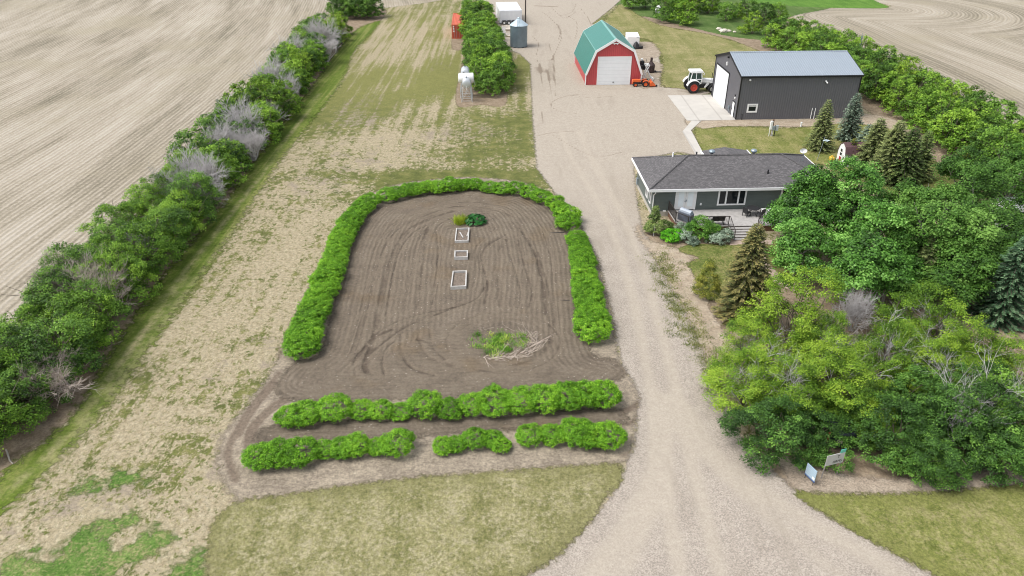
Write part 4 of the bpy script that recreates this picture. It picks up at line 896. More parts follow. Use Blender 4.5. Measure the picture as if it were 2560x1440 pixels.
# beige stock tanks, plank
for px, py, rr_, hh, lb in ((1281, 90, 1.35, .35, 'round beige stock tank nearest the left side of the grain bin'), (1274, 74, 1.75, .5, 'larger round beige stock tank in front of the white trailer')):
    c = G(px, py); b = MB(); b.lathe([(rr_, 0), (rr_+.05, hh*.6), (rr_+.12, hh), (rr_-.02, hh+.03), (rr_-.1, hh-.04), (rr_-.12, .1), (.02, .08)], 32); o = b.build('stock_tank', beige, None, True); o.location = c; tag(o, lb, 'tank')
c = G(1259, 90); b = MB(); b.cbox((0, .7, .75), (.75, .1, 2.0), .05, -.75); o = b.build('plank', greywood); o.location = c; tag(o, 'grey plank panel leaning on the beige stock tanks', 'plank')
# yard light pole
c = G(1313.5, 62); R = thing('light_pole', 'tall dark wooden light pole beside the white trailer', 'pole', c); pole = pm('dark pole wood', (.06, .05, .042, 1), .85)
b = MB(); b.tube([(0, 0, 0), (0, 0, 8.6)], [.17, .12], 10); b.build('pole', pole, R); b = MB(); b.tube([(0, 0, 8.2), (.3, -1.0, 8.5)], .04); b.build('arm', galv, R); b = MB(); b.lathe([(.05, 0), (.2, -.05), (.24, -.25), (.05, -.28)], 12, (.3, -1.05, 8.5)); b.build('lamp', white, R)

# fuel tanks on steel stands
silver = pm('silver tank paint', (.56, .59, .61, 1), .35, .35, var=.08)
def tank(label, loc, rz, rad, ln, zc, m, group='fuel tanks on stands'):
    R = thing('fuel_tank', label, 'fuel tank', loc, rz, group)
    b = MB(); h = ln/2
    b.lathe([(.02, -h-.1), (rad*.6, -h-.08), (rad*.95, -h-.01), (rad, -h+.04), (rad, h-.04), (rad*.95, h+.01), (rad*.6, h+.08), (.02, h+.1)], 24, (0, 0, zc), 'y'); b.build('tank', m, R, True)
    b = MB(); b.lathe([(rad+.012, -.03), (rad+.012, .03)], 24, (0, 0, zc), 'y'); b.build('band', m, R, True)
    for sx in (-1, 1):
        for sy in (-1, 1): b = MB(); b.tube([(sx*(rad+.16), sy*(h*.82), 0), (sx*(rad*.75), sy*h*.62, zc-rad*.62)], .05, 6); b.build('leg', silver, R)
    b = MB()
    for sy in (-1, 1):
        y0, y1 = sy*h*.82, sy*h*.66; b.tube([(-rad-.13, y0, .2), (rad+.13, y0, .2)], .028, 5); b.tube([(-rad-.1, y0, .3), (rad*.8, y1, zc-rad)], .022, 5); b.tube([(rad+.1, y0, .3), (-rad*.8, y1, zc-rad)], .022, 5)
    for sx in (-1, 1): b.tube([(sx*(rad+.13), -h*.82, .2), (sx*(rad+.13), h*.82, .2)], .028, 5); b.tube([(sx*(rad+.1), -h*.8, .3), (sx*rad*.85, h*.66, zc-rad*.9)], .022, 5)
    b.build('brace', silver, R)
    b = MB(); b.tube([(0, -h-.08, zc-rad*.5), (0, -h-.2, zc-rad*.7), (0, -h-.2, zc-rad*1.4)], .03, 6); b.build('valve', white, R)
    b = MB(); b.lathe([(.08, 0), (.08, .12), (.02, .14)], 10, (0, h*.3, zc+rad)); b.build('filler_cap', black, R)
p = G(1167, 256); tank('silver fuel tank nearest the camera on a tall stand', (p.x, p.y+.75, 0), YAW, .62, 1.75, 2.75, silver)
tank('white fuel tank set crosswise between two silver tanks', (p.x-.18, p.y+3.1, 0), YAW+math.pi/2, .74, 2.15, 2.78, white)
tank('silver fuel tank farthest along the row behind the white tank', (p.x-.5, p.y+6.2, 0), YAW, .66, 2.2, 2.9, silver)

# power pedestal, standpipe, aerials, shed
c = G(1927, 341); R = thing('power_pedestal', 'white and grey electrical pedestal on a wooden post in the lawn', 'pedestal', c, YAW); greyb = pm('grey cabinet', (.27, .32, .34, 1), .5)
b = MB(); b.box(-.05, .02, 0, .12, .18, 2.2); b.build('post', brownwood, R); b = MB(); b.rbox(-.36, -.12, .95, -.02, .1, 2.05, .05); b.build('meter_cabinet', white, R)
b = MB(); b.rbox(0, -.14, .85, .36, .0, 1.4, .03); b.build('breaker_box', greyb, R); b = MB(); b.rbox(.45, -.02, .75, .82, .2, 1.45, .03); b.build('junction_box', pm('pale cabinet', (.5, .53, .54, 1), .5), R)
for x in (-.3, -.02, .12): b = MB(); b.tube([(x, -.04, 0), (x, -.04, 1.0)], .04, 6); b.build('conduit', white, R)
b = MB(); b.box(.37, .02, 0, .46, .1, 1.45); b.build('strut', black, R)
c = G(2002, 317); R = thing('standpipe', 'short white standpipe on the gravel in front of the shop', 'pipe', c); b = MB(); b.tube([(0, 0, 0), (0, 0, .45), (.04, 0, .5)], .1, 8); b.build('pipe', white, R); b = MB(); b.lathe([(.14, .48), (.13, .62), (.03, .66)], 10); b.build('cap', white, R)
c = G(2137, 168); R = thing('lattice_mast', 'grey lattice aerial mast rising from the shelterbelt behind the shop', 'mast', c); b = MB(); Hm = 5.2
tri = lambda z: [(.34*(1-z/Hm*.75)*math.cos(a), .34*(1-z/Hm*.75)*math.sin(a), z) for a in (math.pi/2, math.pi*7/6, math.pi*11/6)]
for k in range(3): b.tube([tri(0)[k], tri(Hm)[k]], .05, 5)
for i in range(13):
    z = i*Hm/13
    for k in range(3): b.tube([tri(z)[k], tri(z+Hm/13)[(k+1) % 3]], .03, 4)
b.build('tower', galv, R); b = MB(); b.tube([(0, 0, Hm-.2), (0, 0, Hm+.5)], .03, 5); b.build('antenna', galv, R)
c = G(2042, 402); R = thing('aerial', 'thin television aerial pole behind the house', 'aerial', c); b = MB(); b.tube([(0, 0, 0), (.35, 0, 2.9)], .03, 6); b.build('pole', galv, R)
b = MB(); b.tube([(.33, -.3, 2.55), (.85, .2, 2.5)], .02, 5)
for i in range(5): q = Vector((.33, -.3, 2.55)).lerp(Vector((.85, .2, 2.5)), i/4); b.tube([q+Vector((-.2, .2, 0)), q+Vector((.2, -.2, 0))], .014, 4)
b.build('antenna', galv, R)
c = G(2086, 402); R = thing('playhouse', 'small white gambrel playhouse with red door and brown roof', 'shed', c, YAW)
gp = [(0, 0), (0, 1.5), (.3, 2.25), (.95, 2.6), (1.6, 2.25), (1.9, 1.5), (1.9, 0)]; gp = [(-y, z) for y, z in gp]
b = MB(); b.prism([(y-.25, z) for y, z in gp], 'x', .05, 2.6); ws = b.build('wall', white, R)
b = MB(); b.prism([(.07-.25, 1.45), (-.27-.25, 2.33), (-.95-.25, 2.72), (-1.63-.25, 2.33), (-1.97-.25, 1.45), (-1.9-.25, 1.45), (-1.6-.25, 2.26), (-.95-.25, 2.61), (-.3-.25, 2.26), (0-.25, 1.45)], 'x', .0, 2.7); b.build('roof', pm('brown shingle', (.11, .06, .065, 1), .9, var=.2, vs=4), R)
b = MB(); b.box(.0, -1.45, .1, .06, -.8, 1.95); d = b.build('door', white, R)
for z in (1.12, 1.55): b = MB(); b.box(-.012, -1.34, z, .0, -.91, z+.32); b.build('pane', dglass, d)
b = MB(); b.box(-.012, -1.38, .18, .0, -.87, .95); b.build('panel', pm('dull red', (.34, .04, .05, 1), .5), d)
c = G(2078, 402); b = MB(); b.rbox(-.25, -.3, 0, .25, .3, .5, .08); b.box(-.12, -.14, .5, .12, .14, .62); o = b.build('toy_slide', yellow); o.location = c; tag(o, 'small yellow plastic toy at the foot of the playhouse', 'toy')

# white camper half hidden by trees at the right edge, dark implement under the roadside trees
c = G(2545, 600); R = thing('camper', 'white camper trailer half hidden behind trees at the right edge', 'camper', (c.x-1.0, c.y+1.4, 0), YAW)
b = MB(); b.rbox(0, 0, .5, 6.0, 2.4, 2.8, .15); b.build('body', white, R); b = MB(); b.box(.8, -.02, 1.5, 1.8, .0, 2.2); b.box(3.2, -.02, 1.5, 4.6, 0, 2.2); b.build('window', dglass, R)
for x in (2.6, 3.4): wheel(R, (x, .1, .36), .36, .22, white, lugs=False)
c = G(2100, 1128); R = thing('old_implement', 'dark blue implement with red post under the roadside trees', 'implement', c, .15); navy = pm('navy paint', (.025, .032, .04, 1), .5)
b = MB(); b.rbox(-.5, 0, .4, 1.0, 1.6, 1.3, .1); b.build('body', navy, R); b = MB(); b.box(-.42, -.16, .75, -.12, .0, .95); b.build('beam_end', pm('pale timber', (.6, .5, .42, 1), .8), R); b = MB(); b.tube([(-1.0, .1, 0), (-.95, .1, 1.5)], .06); b.build('post', pm('dull red post', (.2, .035, .02, 1), .6), R)
for y in (.2, 1.4): wheel(R, (.3, y, .38), .38, .2, black, lugs=False)
# white barrel among the far bushes
c = G(1644, 33); R = thing('barrel', 'white plastic barrel standing among bushes far beyond the barn', 'barrel', c); b = MB(); b.lathe([(.55, 0), (.62, .15), (.65, .8), (.62, 1.35), (.35, 1.55)], 16); b.build('drum', white, R, True); b = MB(); b.lathe([(.3, 1.53), (.3, 1.7), (.05, 1.72)], 12); b.build('lid', white, R)

# raised garden beds
def bed(label, pts, h, extras):
    a, b_, c_, d_ = [G(*p) for p in pts]; t_ = .10
    R = thing('raised_bed', label, 'garden bed', a, 0, 'raised beds in the tilled garden'); q = [v-a for v in (a, b_, c_, d_)]
    for i in range(4):
        p0, p1 = q[i], q[(i+1) % 4]; d = (p1-p0); n = Vector((-d.y, d.x, 0)).normalized()*t_; u = d.normalized()*t_ if i % 2 == 0 else Vector((0, 0, 0))
        m = MB(); p0_, p1_ = p0+(d.normalized()*t_ if i % 2 else Vector((0, 0, 0))), p1-(d.normalized()*t_ if i % 2 else Vector((0, 0, 0)))
        m.prism([p0_[:2], p1_[:2], (p1_+n)[:2], (p0_+n)[:2]], 'z', .0, h); m.build('board', greywood, R)
    m = MB(); e = .13; cx = sum((v for v in q), Vector())/4; ins = [v+(cx-v).normalized()*e*1.5 for v in q]
    rr = random.Random(len(label)); m.prism([v[:2] for v in ins], 'z', 0, h-.13); m.build('soil', bedsoil, R)
    for w_, bx in extras: m = MB(); m.cbox(bx[0], bx[1], bx[2], 0, .03); m.build(w_, greywood, R)
lev = lambda x, y: (x, y)
bed('largest weathered raised bed, the one nearest the camera', [(1126.5, 726), (1166, 724), (1167.5, 685), (1132, 686)], .36, [])
bed('smallest raised bed, between the two larger ones', [(1136, 652), (1169.5, 651), (1170, 634), (1136.5, 635)], .36, [])
bed('raised bed holding two loose boards beside the rhubarb', [(1137, 609), (1171.5, 608), (1174, 576), (1140.5, 577)], .30, [('loose_board', ((.55, 1.35, .24), (.10, 1.15, .04), .32)), ('loose_board', ((1.12, 1.5, .24), (.10, .8, .04), -.1))])
for pts, lb, mt_ in (([(1376, 584), (1410, 583)], 'black pipe lying by the gap in the right hedge', black), ([(1400, 752), (1424, 754)], 'short dark stick beside the right hedge arm', pole)):
    b = MB(); b.tube([tuple(G(*pts[0])+Vector((0, 0, .07))), tuple(G(*pts[1])+Vector((0, 0, .08)))], .035, 6); tag(b.build('pipe' if 'pipe' in lb else 'stick', mt_), lb, 'pipe' if 'pipe' in lb else 'stick')
b = MB(); b.tube([tuple(G(*p_)+Vector((0, 0, .05))) for p_ in ((16, 1126), (21, 1140), (25, 1153), (33, 1161))], [.05, .05, .04, .03], 6); tag(b.build('fallen_branch', pm('bleached wood', (.5, .45, .38, 1), .9)), 'crooked bleached branch on the soil by the left shelterbelt', 'branch')

# signs
signw = pm('grey white sign board', (.50, .50, .48, 1), .6, var=.1); signtxt = pm('dark sign lettering', (.03, .03, .03, 1), .6, var=0); teal = pm('teal sign tab', (.12, .48, .38, 1), .5)
post = pm('grey steel post', (.30, .27, .25, 1), .6)
def lettering(body, size, loc, parent, mat, rot):
    cu = bpy.data.curves.new('lettering', 'FONT'); cu.body = body; cu.size = size; cu.extrude = .004; cu.align_x = 'CENTER'; cu.materials.append(mat)
    tmp = bpy.data.objects.new('tmp', cu); COL.objects.link(tmp); bpy.context.view_layer.update(); me = bpy.data.meshes.new_from_object(tmp.evaluated_get(bpy.context.evaluated_depsgraph_get())); bpy.data.objects.remove(tmp); me.name = 'lettering'
    o = bpy.data.objects.new('lettering', me); COL.objects.link(o); o.parent = parent; o.location = loc; o.rotation_euler = rot; return o
c = G(2091, 1187); R = thing('farm_sign', 'grey white farm sign with teal tab on a steel post', 'sign', c, YAW+.25)
b = MB(); b.tube([(0, 0, 0), (.06, 0, 1.75)], .035, 6); b.build('post', post, R)
b = MB(); b.tube([(-1.05, 0, 0), (-1.0, 0, 1.7)], .035, 6); b.build('post', post, R)
b = MB(); b.box(-1.08, -.05, 1.0, .12, -.02, 1.78); bd = b.build('board', signw, R)
b = MB(); b.box(-.22, -.051, 1.785, .12, -.018, 2.02); b.build('tab', teal, R)
lettering('T.', .26, (-.26, -.056, 1.47), R, signtxt, (math.pi/2, 0, 0)); lettering('ARMS', .25, (-.30, -.056, 1.13), R, signtxt, (math.pi/2, 0, 0))
c = G(2021, 1205); R = thing('yard_sign', 'pale blue yard sign with small print on black wire legs', 'sign', c, math.radians(-68))
blue = pm('pale blue sign', (.42, .55, .66, 1), .5, var=.05, pat='lines', per=.14, depth=.001, c2=(.08, .2, .24, 1), c2amt=.7); blue2 = pm('blue sign edge', (.06, .12, .32, 1), .5)
b = MB(); b.box(-.38, -.02, .38, .38, .02, 1.15); b.build('board', blue, R)
b = MB(); b.box(.18, -.024, .44, .36, .024, .62); b.build('panel', white, R); b = MB(); b.box(-.39, -.022, .30, .39, .022, .375); b.build('strip', blue2, R)
for x in (-.32, .32): b = MB(); b.tube([(x, 0, 0), (x, 0, .75)], .018, 5); b.build('leg', black, R)
for i, (px, py, s, lb) in enumerate(((1808, 80, .9, 'largest pale boulder in the grass by the far bushes'), (1822, 79, .5, 'small pale boulder right of the largest one'), (1836, 81, .4, 'farthest right pale boulder in the far grass'), (1797, 74, .6, 'flat pale boulder left of the largest one'))):
    bm = bmesh.new(); bmesh.ops.create_icosphere(bm, subdivisions=2, radius=s); rr = random.Random(i)
    for v in bm.verts: v.co *= rr.uniform(.8, 1.1); v.co.z *= .55
    me = bpy.data.meshes.new('boulder'); bm.to_mesh(me); bm.free(); me.materials.append(beige); o = link('boulder', me, loc=G(px, py)+Vector((0, 0, s*.25))); tag(o, lb, 'boulder')
# ---------------------------------------------------------------- vegetation
def unit(n, rs): v = rs.normal(size=(n, 3)); return v/np.linalg.norm(v, axis=1)[:, None]
def norm(v): return v/np.maximum(np.linalg.norm(v, axis=1), 1e-9)[:, None]

def leafquads(P, N, size, tint, rs, aspect=.55):
    """one folded leaf (a kite of four points) per place P, facing N"""
    n = len(P); t = norm(np.cross(N, unit(n, rs))); b = np.cross(N, t)
    L = (size*rs.uniform(.65, 1.3, n))[:, None]; Wd = L*aspect
    V = np.empty((n, 4, 3)); V[:, 0] = P-t*L*.5; V[:, 1] = P+b*Wd*.5+N*L*.08; V[:, 2] = P+t*L*.5-N*L*.1; V[:, 3] = P-b*Wd*.5+N*L*.08
    return V.reshape(-1, 3), np.arange(n*4).reshape(n, 4), tint

def crown(name, lobes, mat, seed, clump=.45, nclump=90, nleaf=55, leaf=.15, flat=.75, up=.6, spread=.16, zmin=.1, aspect=.6, rough_=(.8, 1.04)):
    """a crown: lobes -> leaf clumps over the lobes -> leaves round each clump"""
    rs = np.random.RandomState(seed); lob = np.array([l[:6] for l in lobes], float)
    area = (lob[:, 3]*lob[:, 4]+lob[:, 3]*lob[:, 5])**.9; pr = area/area.sum(); C = []; T = []
    lt = rs.normal(0, spread*.6, len(lob))
    while len(C) < nclump:
        i = rs.choice(len(lob), p=pr); d = unit(1, rs)[0]
        if d[2] < -.55: continue
        p = lob[i, :3]+d*lob[i, 3:6]*rs.uniform(*rough_)
        if p[2] < zmin: continue
        o = np.delete(np.arange(len(lob)), i)
        if len(o) and (((p-lob[o, :3])/(lob[o, 3:6]*.82))**2).sum(1).min() < 1: continue
        C.append(p); T.append(lt[i]+rs.normal(0, spread))
    C = np.array(C); T = np.array(T); cen = lob[:, :3].mean(0)
    cr_ = clump*rs.uniform(.65, 1.25, len(C)); k = np.maximum(6, (nleaf*(cr_/clump)**2).astype(int)); idx = np.repeat(np.arange(len(C)), k); n = len(idx)
    d = unit(n, rs); d[:, 2] = np.where(d[:, 2] < -.3, -d[:, 2], d[:, 2])
    P = C[idx]+d*(cr_[idx]*rs.uniform(.35, 1.08, n))[:, None]*np.array([1, 1, flat])
    N = norm(d*.7+np.array([0, 0, up])+unit(n, rs)*.75+norm(C[idx]-cen)*.3)
    ok = P[:, 2] > .03; P, N, idx = P[ok], N[ok], idx[ok]
    V, Q, t = leafquads(P, N, leaf, np.clip(.5+T[idx]+rs.normal(0, .12, len(P)), 0, 1), rs, aspect)
    return npmesh(name, V, Q, mat, None, {'tint': t})

def lobeset(seed, R, Hh, n=6, z0=.3, core=.72):
    rs = np.random.RandomState(seed); lo = [(0, 0, Hh*.55, R*core, R*core, Hh*.43)]
    for i in range(n):
        a = 2*math.pi*i/n+rs.uniform(-.4, .4); q = rs.uniform(.4, .68)*R; r = rs.uniform(.36, .56)*R
        z = Hh*(rs.uniform(z0, .78) if i % 2 else rs.uniform(.16, .3)); q = q if i % 2 else q*1.18; lo.append((q*math.cos(a), q*math.sin(a), z, r, r*rs.uniform(.85, 1.1), r*rs.uniform(.7, .95)))
    return lo

def branches(mb, p, d, ln, r, depth, rr, spread=.75, sides=4, up=.25, nsub=(3, 4)):
    pts = [p]; q = p; dd = d.normalized(); m = 3 if depth > 0 else 2
    for i in range(m):
        dd = (dd+Vector((rr.gauss(0, .2), rr.gauss(0, .2), rr.gauss(.04, .14)))).normalized(); q = q+dd*ln/m; pts.append(q)
    mb.tube(pts, [r*(1-.62*i/m) for i in range(m+1)], sides if depth > 1 else 3, False)
    if depth == 0: return
    for i in range(rr.randint(*nsub)+1):
        t = rr.uniform(.35, 1.0); k = min(int(t*m), m-1); s = pts[k].lerp(pts[k+1], t*m-k)
        a = dd.cross(Vector((rr.gauss(0, 1), rr.gauss(0, 1), rr.gauss(0, 1)))).normalized()
        nd = (dd+a*rr.uniform(.5, 1.0)*spread*1.3+Vector((0, 0, up))).normalized()
        branches(mb, s, nd, ln*rr.uniform(.5, .78), r*.5, depth-1, rr, spread, sides, up, nsub)

bark = pm('grey brown bark', (.15, .12, .095, 1), .9, var=.3, vs=5)
darkbark = pm('dark shrub stems', (.05, .045, .025, 1), .9, var=.2)
palebark = pm('pale grey bark', (.30, .28, .25, 1), .9, var=.25, vs=5)
deadwood = pm('dead grey wood', (.52, .49, .485, 1), .9, var=.25, vs=3)
deadbrown = pm('dead brownish wood', (.46, .39, .34, 1), .9, var=.25, vs=3)

def stems(name, seed, R, Hh, n=4, r=.07, mat=None, depth=1):
    rr = random.Random(seed); b = MB()
    for i in range(n):
        a = 2*math.pi*i/n+rr.uniform(-.5, .5); d = Vector((math.cos(a)*.5*R/Hh*1.4, math.sin(a)*.5*R/Hh*1.4, 1))
        branches(b, Vector((.12*math.cos(a), .12*math.sin(a), 0)), d, Hh*.66, r*rr.uniform(.7, 1.2), depth, rr, .6, 5, .2)
    return b.mesh(name, mat or bark)

lm_hedge = leafmat('hedge leaves', S(46, 72, 14, .72), S(92, 142, 30, .72), S(146, 186, 52, .72), .2, rnd=.18)
lm_dark = leafmat('dark green leaves', S(38, 58, 24, 0.636), S(70, 102, 36, 0.636), S(110, 144, 56, 0.636), .22)
lm_mid = leafmat('mid green leaves', S(50, 74, 24, 0.622), S(86, 120, 36, 0.622), S(128, 158, 56, 0.622), .25)
lm_yel = leafmat('yellow green leaves', S(54, 80, 20, .80), S(98, 132, 36, .80), S(144, 170, 56, .80), .2)
lm_road = leafmat('deep green roadside leaves', S(40, 64, 26, .72), S(70, 106, 42, .72), S(112, 150, 62, .72), .2)
lm_pop = leafmat('glossy poplar leaves', S(42, 70, 26, 0.622), S(76, 118, 44, 0.622), S(128, 168, 84, 0.622), .24, .45)
lm_spr = leafmat('olive spruce needles', S(46, 56, 34, .52), S(80, 92, 54, .52), S(124, 132, 82, .52), .1, .7)
lm_blue = leafmat('blue spruce needles', S(48, 62, 50, 0.555), S(88, 104, 86, 0.555), S(140, 154, 134, 0.555), .1, .7)
lm_spr2 = leafmat('dark spruce needles', S(40, 54, 28, 0.518), S(72, 90, 46, 0.518), S(112, 126, 70, 0.518), .1, .7)
lm_brn = leafmat('brownish spruce needles', S(44, 50, 28, .6), S(76, 84, 48, .6), S(124, 116, 70, .6), .1, .7)
lm_larch = leafmat('yellowish larch needles', S(58, 72, 24, .85), S(100, 112, 40, .85), S(150, 148, 62, .85), .15)
lm_globe = leafmat('bright green shrub leaves', S(52, 106, 18, 0.577), S(96, 164, 34, 0.577), S(136, 196, 54, 0.577), .3)
lm_blue2 = leafmat('blue green spruce needles', S(42, 62, 44, .62), S(74, 102, 70, .62), S(120, 144, 108, .62), .1, .7)
lm_jun = leafmat('juniper needles', S(42, 72, 22, 0.577), S(78, 118, 40, 0.577), S(124, 156, 64, 0.577), .2)

ORD = 'first second third fourth fifth sixth seventh eighth ninth tenth eleventh twelfth thirteenth fourteenth fifteenth sixteenth seventeenth eighteenth nineteenth twentieth'.split()
def ordn(i):
    if i < 20: return ORD[i]
    tens = {2: 'twenty', 3: 'thirty', 4: 'forty', 5: 'fifty', 6: 'sixty'}; tth = {2: 'twentieth', 3: 'thirtieth', 4: 'fortieth', 5: 'fiftieth', 6: 'sixtieth'}
    n = i+1; return tth[n//10] if n % 10 == 0 else tens[n//10]+'-'+ORD[n % 10-1]

# ---- garden hedges: one shrub after another
HV = []
for s in range(7):
    rs_ = np.random.RandomState(40+s); lo = [(0, 0, .72, 1.08, 1.05, .66)]
    for i in range(5):
        a = i*1.257+rs_.uniform(-.4, .4); lo.append((.5*math.cos(a), .5*math.sin(a), rs_.uniform(.55, .95), .62, .62, rs_.uniform(.45, .6)))
    HV.append((crown('foliage', lo, lm_hedge, 300+s, clump=.19, nclump=300, nleaf=34, leaf=.085, rough_=(.82, 1.12), up=.7, spread=.08, zmin=.1), stems('stems', 70+s, .7, .5, 5, .03, darkbark)))
rng = random.Random(11)
def shrub(p, r, h, label, group, v=None):
    k_ = {'l': (.88, .8), 'f': (1.16, 1.12), 'r': (.93, .85)}.get(group.split(' the ')[1][0], (.8, .72)) if 'garden hedge' in group else (.82, .72); r *= k_[0]; h *= k_[1]
    R = thing('hedge_shrub', label, 'shrub', p, rng.uniform(0, 6.28), group); f, st = HV[rng.randrange(7) if v is None else v]
    link('foliage', f, R, s=(r/1.25, r/1.25, h/1.42)); link('stems', st, R, s=(r/1.25, r/1.25, h/1.42)); return R
def hedge(px, fmt, group, r0, r1, h0, h1, step=.98):
    L = smoothline([tuple(G(*p)[:2]) for p in px], n=12); seg = np.hypot(*np.diff(L, axis=0).T); cum = np.concatenate([[0], np.cumsum(seg)]); tot = cum[-1]; pos = 0; pts = []
    while pos <= tot:
        t = pos/tot; r = (r0+(r1-r0)*t)*rng.uniform(.92, 1.1); pts.append((np.interp(pos, cum, L[:, 0]), np.interp(pos, cum, L[:, 1]), r, (h0+(h1-h0)*t)*rng.uniform(.9, 1.12))); pos += r*step
    for i, (x, y, r, h) in enumerate(pts):
        shrub(Vector((x+rng.uniform(-.08, .08), y+rng.uniform(-.08, .08), 0)), r, h, fmt.format('end' if i == len(pts)-1 and False else ordn(i)), group)
hedge([(754, 886), (782, 806), (812, 735), (836, 670), (856, 610), (880, 562), (912, 525), (938, 506)], '{} shrub from the near end of the left garden hedge arm', 'shrubs in the left arm of the garden hedge', 1.55, 1.32, 1.75, 1.35, .8)
hedge([(968, 500), (1004, 492), (1044, 484), (1086, 480), (1126, 478)], '{} low shrub from the left arm in the hedge arc above the garden', 'shrubs in the far arc of the garden hedge', 1.02, 1.1, 1.05, 1.1, 1.1)
for i, (x, y, r, h) in enumerate(((1148, 474, .95, .95), (1166, 472, .9, .9), (1186, 472, .95, .95), (1222, 476, 1.1, .78), (1256, 480, 1.15, .78), (1290, 483, 1.05, 1.05), (1324, 492, 1.0, 1.05), (1354, 505, 1.05, 1.1), (1386, 519, .95, 1.1), (1398, 533, .9, 1.0), (1418, 555, 1.25, 1.35), (1420, 572, 1.15, 1.3))):
    shrub(G(x, y), r, h, f'{ordn(i)} shrub past the top of the garden hedge, going right towards the gap', 'shrubs in the far arc of the garden hedge')
hedge([(1440, 607), (1450, 640), (1458, 680), (1464, 722), (1470, 765), (1478, 815), (1486, 864)], '{} shrub below the gap in the right arm of the garden hedge', 'shrubs in the right arm of the garden hedge', 1.2, 1.5, 1.2, 1.75, .85)
for i, (x, y, r, h) in enumerate(((728, 1040, 1.25, 1.35), (765, 1036, 1.4, 1.6), (838, 1024, 1.55, 1.7), (905, 1022, 1.1, 1.2), (952, 1024, 1.15, 1.2), (1000, 1022, 1.1, .78), (1064, 1016, 1.5, 1.85), (1125, 1022, 1.2, 1.3), (1180, 1012, 1.3, 1.5), (1238, 1008, 1.6, 1.85), (1300, 1006, 1.5, 1.75), (1360, 1002, 1.6, 1.85), (1420, 998, 1.6, 1.95), (1465, 992, 1.45, 1.95), (1508, 992, 1.5, 1.9))):
    shrub(G(x, y+15), r, h, f'{ordn(i)} shrub from the left end of the long hedge row below the garden', 'shrubs in the upper front hedge row')
for i, (x, y, r, h) in enumerate(((655, 1142, 1.35, 1.45), (700, 1138, 1.4, 1.6), (752, 1134, 1.5, 1.7), (815, 1120, 1.0, 1.0), (862, 1118, 1.15, 1.2), (892, 1114, 1.15, 1.4), (945, 1112, .95, .95), (995, 1112, 1.35, 1.75), (1112, 1110, .95, .95), (1140, 1106, .9, .9), (1188, 1096, 1.1, 1.25), (1230, 1094, .95, 1.0), (1252, 1108, .85, .9), (1325, 1088, 1.15, 1.3), (1382, 1086, 1.1, 1.3), (1440, 1084, 1.5, 1.75), (1470, 1090, 1.4, 1.6), (1520, 1092, 1.4, 1.6))):
    where = 'left' if i < 8 else ('middle' if i < 13 else 'right'); j = i if i < 8 else (i-8 if i < 13 else i-13)
    shrub(G(x, y+15), r, h, f'{ordn(j)} shrub from the left in the {where} stretch of the gappy roadside hedge row', 'shrubs in the roadside hedge row')

# ---- shelterbelt trees
def variants(mat, seeds, R, Hh, leaf, nclump, nleaf, clump, n=9, spread=.15, bk=None, depth=1, trunk=4, tr=.07, z0=.3):
    out = []
    for s in seeds:
        out.append((crown('crown', lobeset(s, R, Hh, n, z0), mat, s+500, clump=clump, nclump=nclump, nleaf=nleaf, leaf=leaf, spread=spread), stems('trunk', s+900, R, Hh, trunk, tr, bk, depth)))
    return out
near_d = variants(lm_dark, (1, 2, 3, 4), 2.5, 4.6, .15, 190, 56, .46)
near_m = variants(lm_mid, (5, 6, 7), 2.5, 4.6, .145, 190, 58, .46)
near_y = variants(lm_yel, (8, 9), 2.3, 4.8, .15, 150, 56, .46)
far_d = variants(lm_dark, (11, 12, 13), 2.5, 4.6, .23, 160, 32, .46)
far_m = variants(lm_mid, (14, 15, 16), 2.5, 4.6, .23, 160, 32, .46)
far_y = variants(lm_yel, (17, 18), 2.3, 4.8, .24, 130, 32, .46)
def deadtree(seed, R, Hh, mat, n=7, depth=3, r=.07, tilt=.95, sub=(4, 5)):
    rr = random.Random(seed); b = MB()
    for i in range(n):
        a = 2*math.pi*i/n+rr.uniform(-.4, .4); d = Vector((math.cos(a)*tilt*rr.uniform(.4, 1.2)*R/Hh, math.sin(a)*tilt*rr.uniform(.4, 1.2)*R/Hh, 1))
        branches(b, Vector((.2*math.cos(a), .2*math.sin(a), 0)), d, Hh*rr.uniform(.42, .6), r*rr.uniform(.7, 1.2), depth, rr, .8, 5, .18, sub)
    return b.mesh('branches', mat)
DEAD = [deadtree(s, 2.3, 4.2, deadwood, 13, 3, .085, 1.15) for s in (21, 22, 23)]; DEADB = [deadtree(s, 2.3, 4.2, deadbrown, 13, 3, .085, 1.15) for s in (24, 25)]
TONE = {'d': ('dark green', near_d, far_d), 'm': ('mid green', near_m, far_m), 'y': ('yellow green', near_y, far_y)}
def tree(p, kind, label, group, s=1.0, hs_=1.0, far=None, name='shelterbelt_tree', cat='tree'):
    R = thing(name, label, cat, p, rng.uniform(0, 6.28), group)
    if kind == 'x' or kind == 'b':
        link('branches', rng.choice(DEAD if kind == 'x' else DEADB), R, s=(s, s, s*hs_)); return R
    far = (p.y > 75) if far is None else far
    f, st = rng.choice(TONE[kind][2 if far else 1]); link('crown', f, R, s=(s, s, s*hs_)); link('trunk', st, R, s=(s, s, s*hs_)); return R

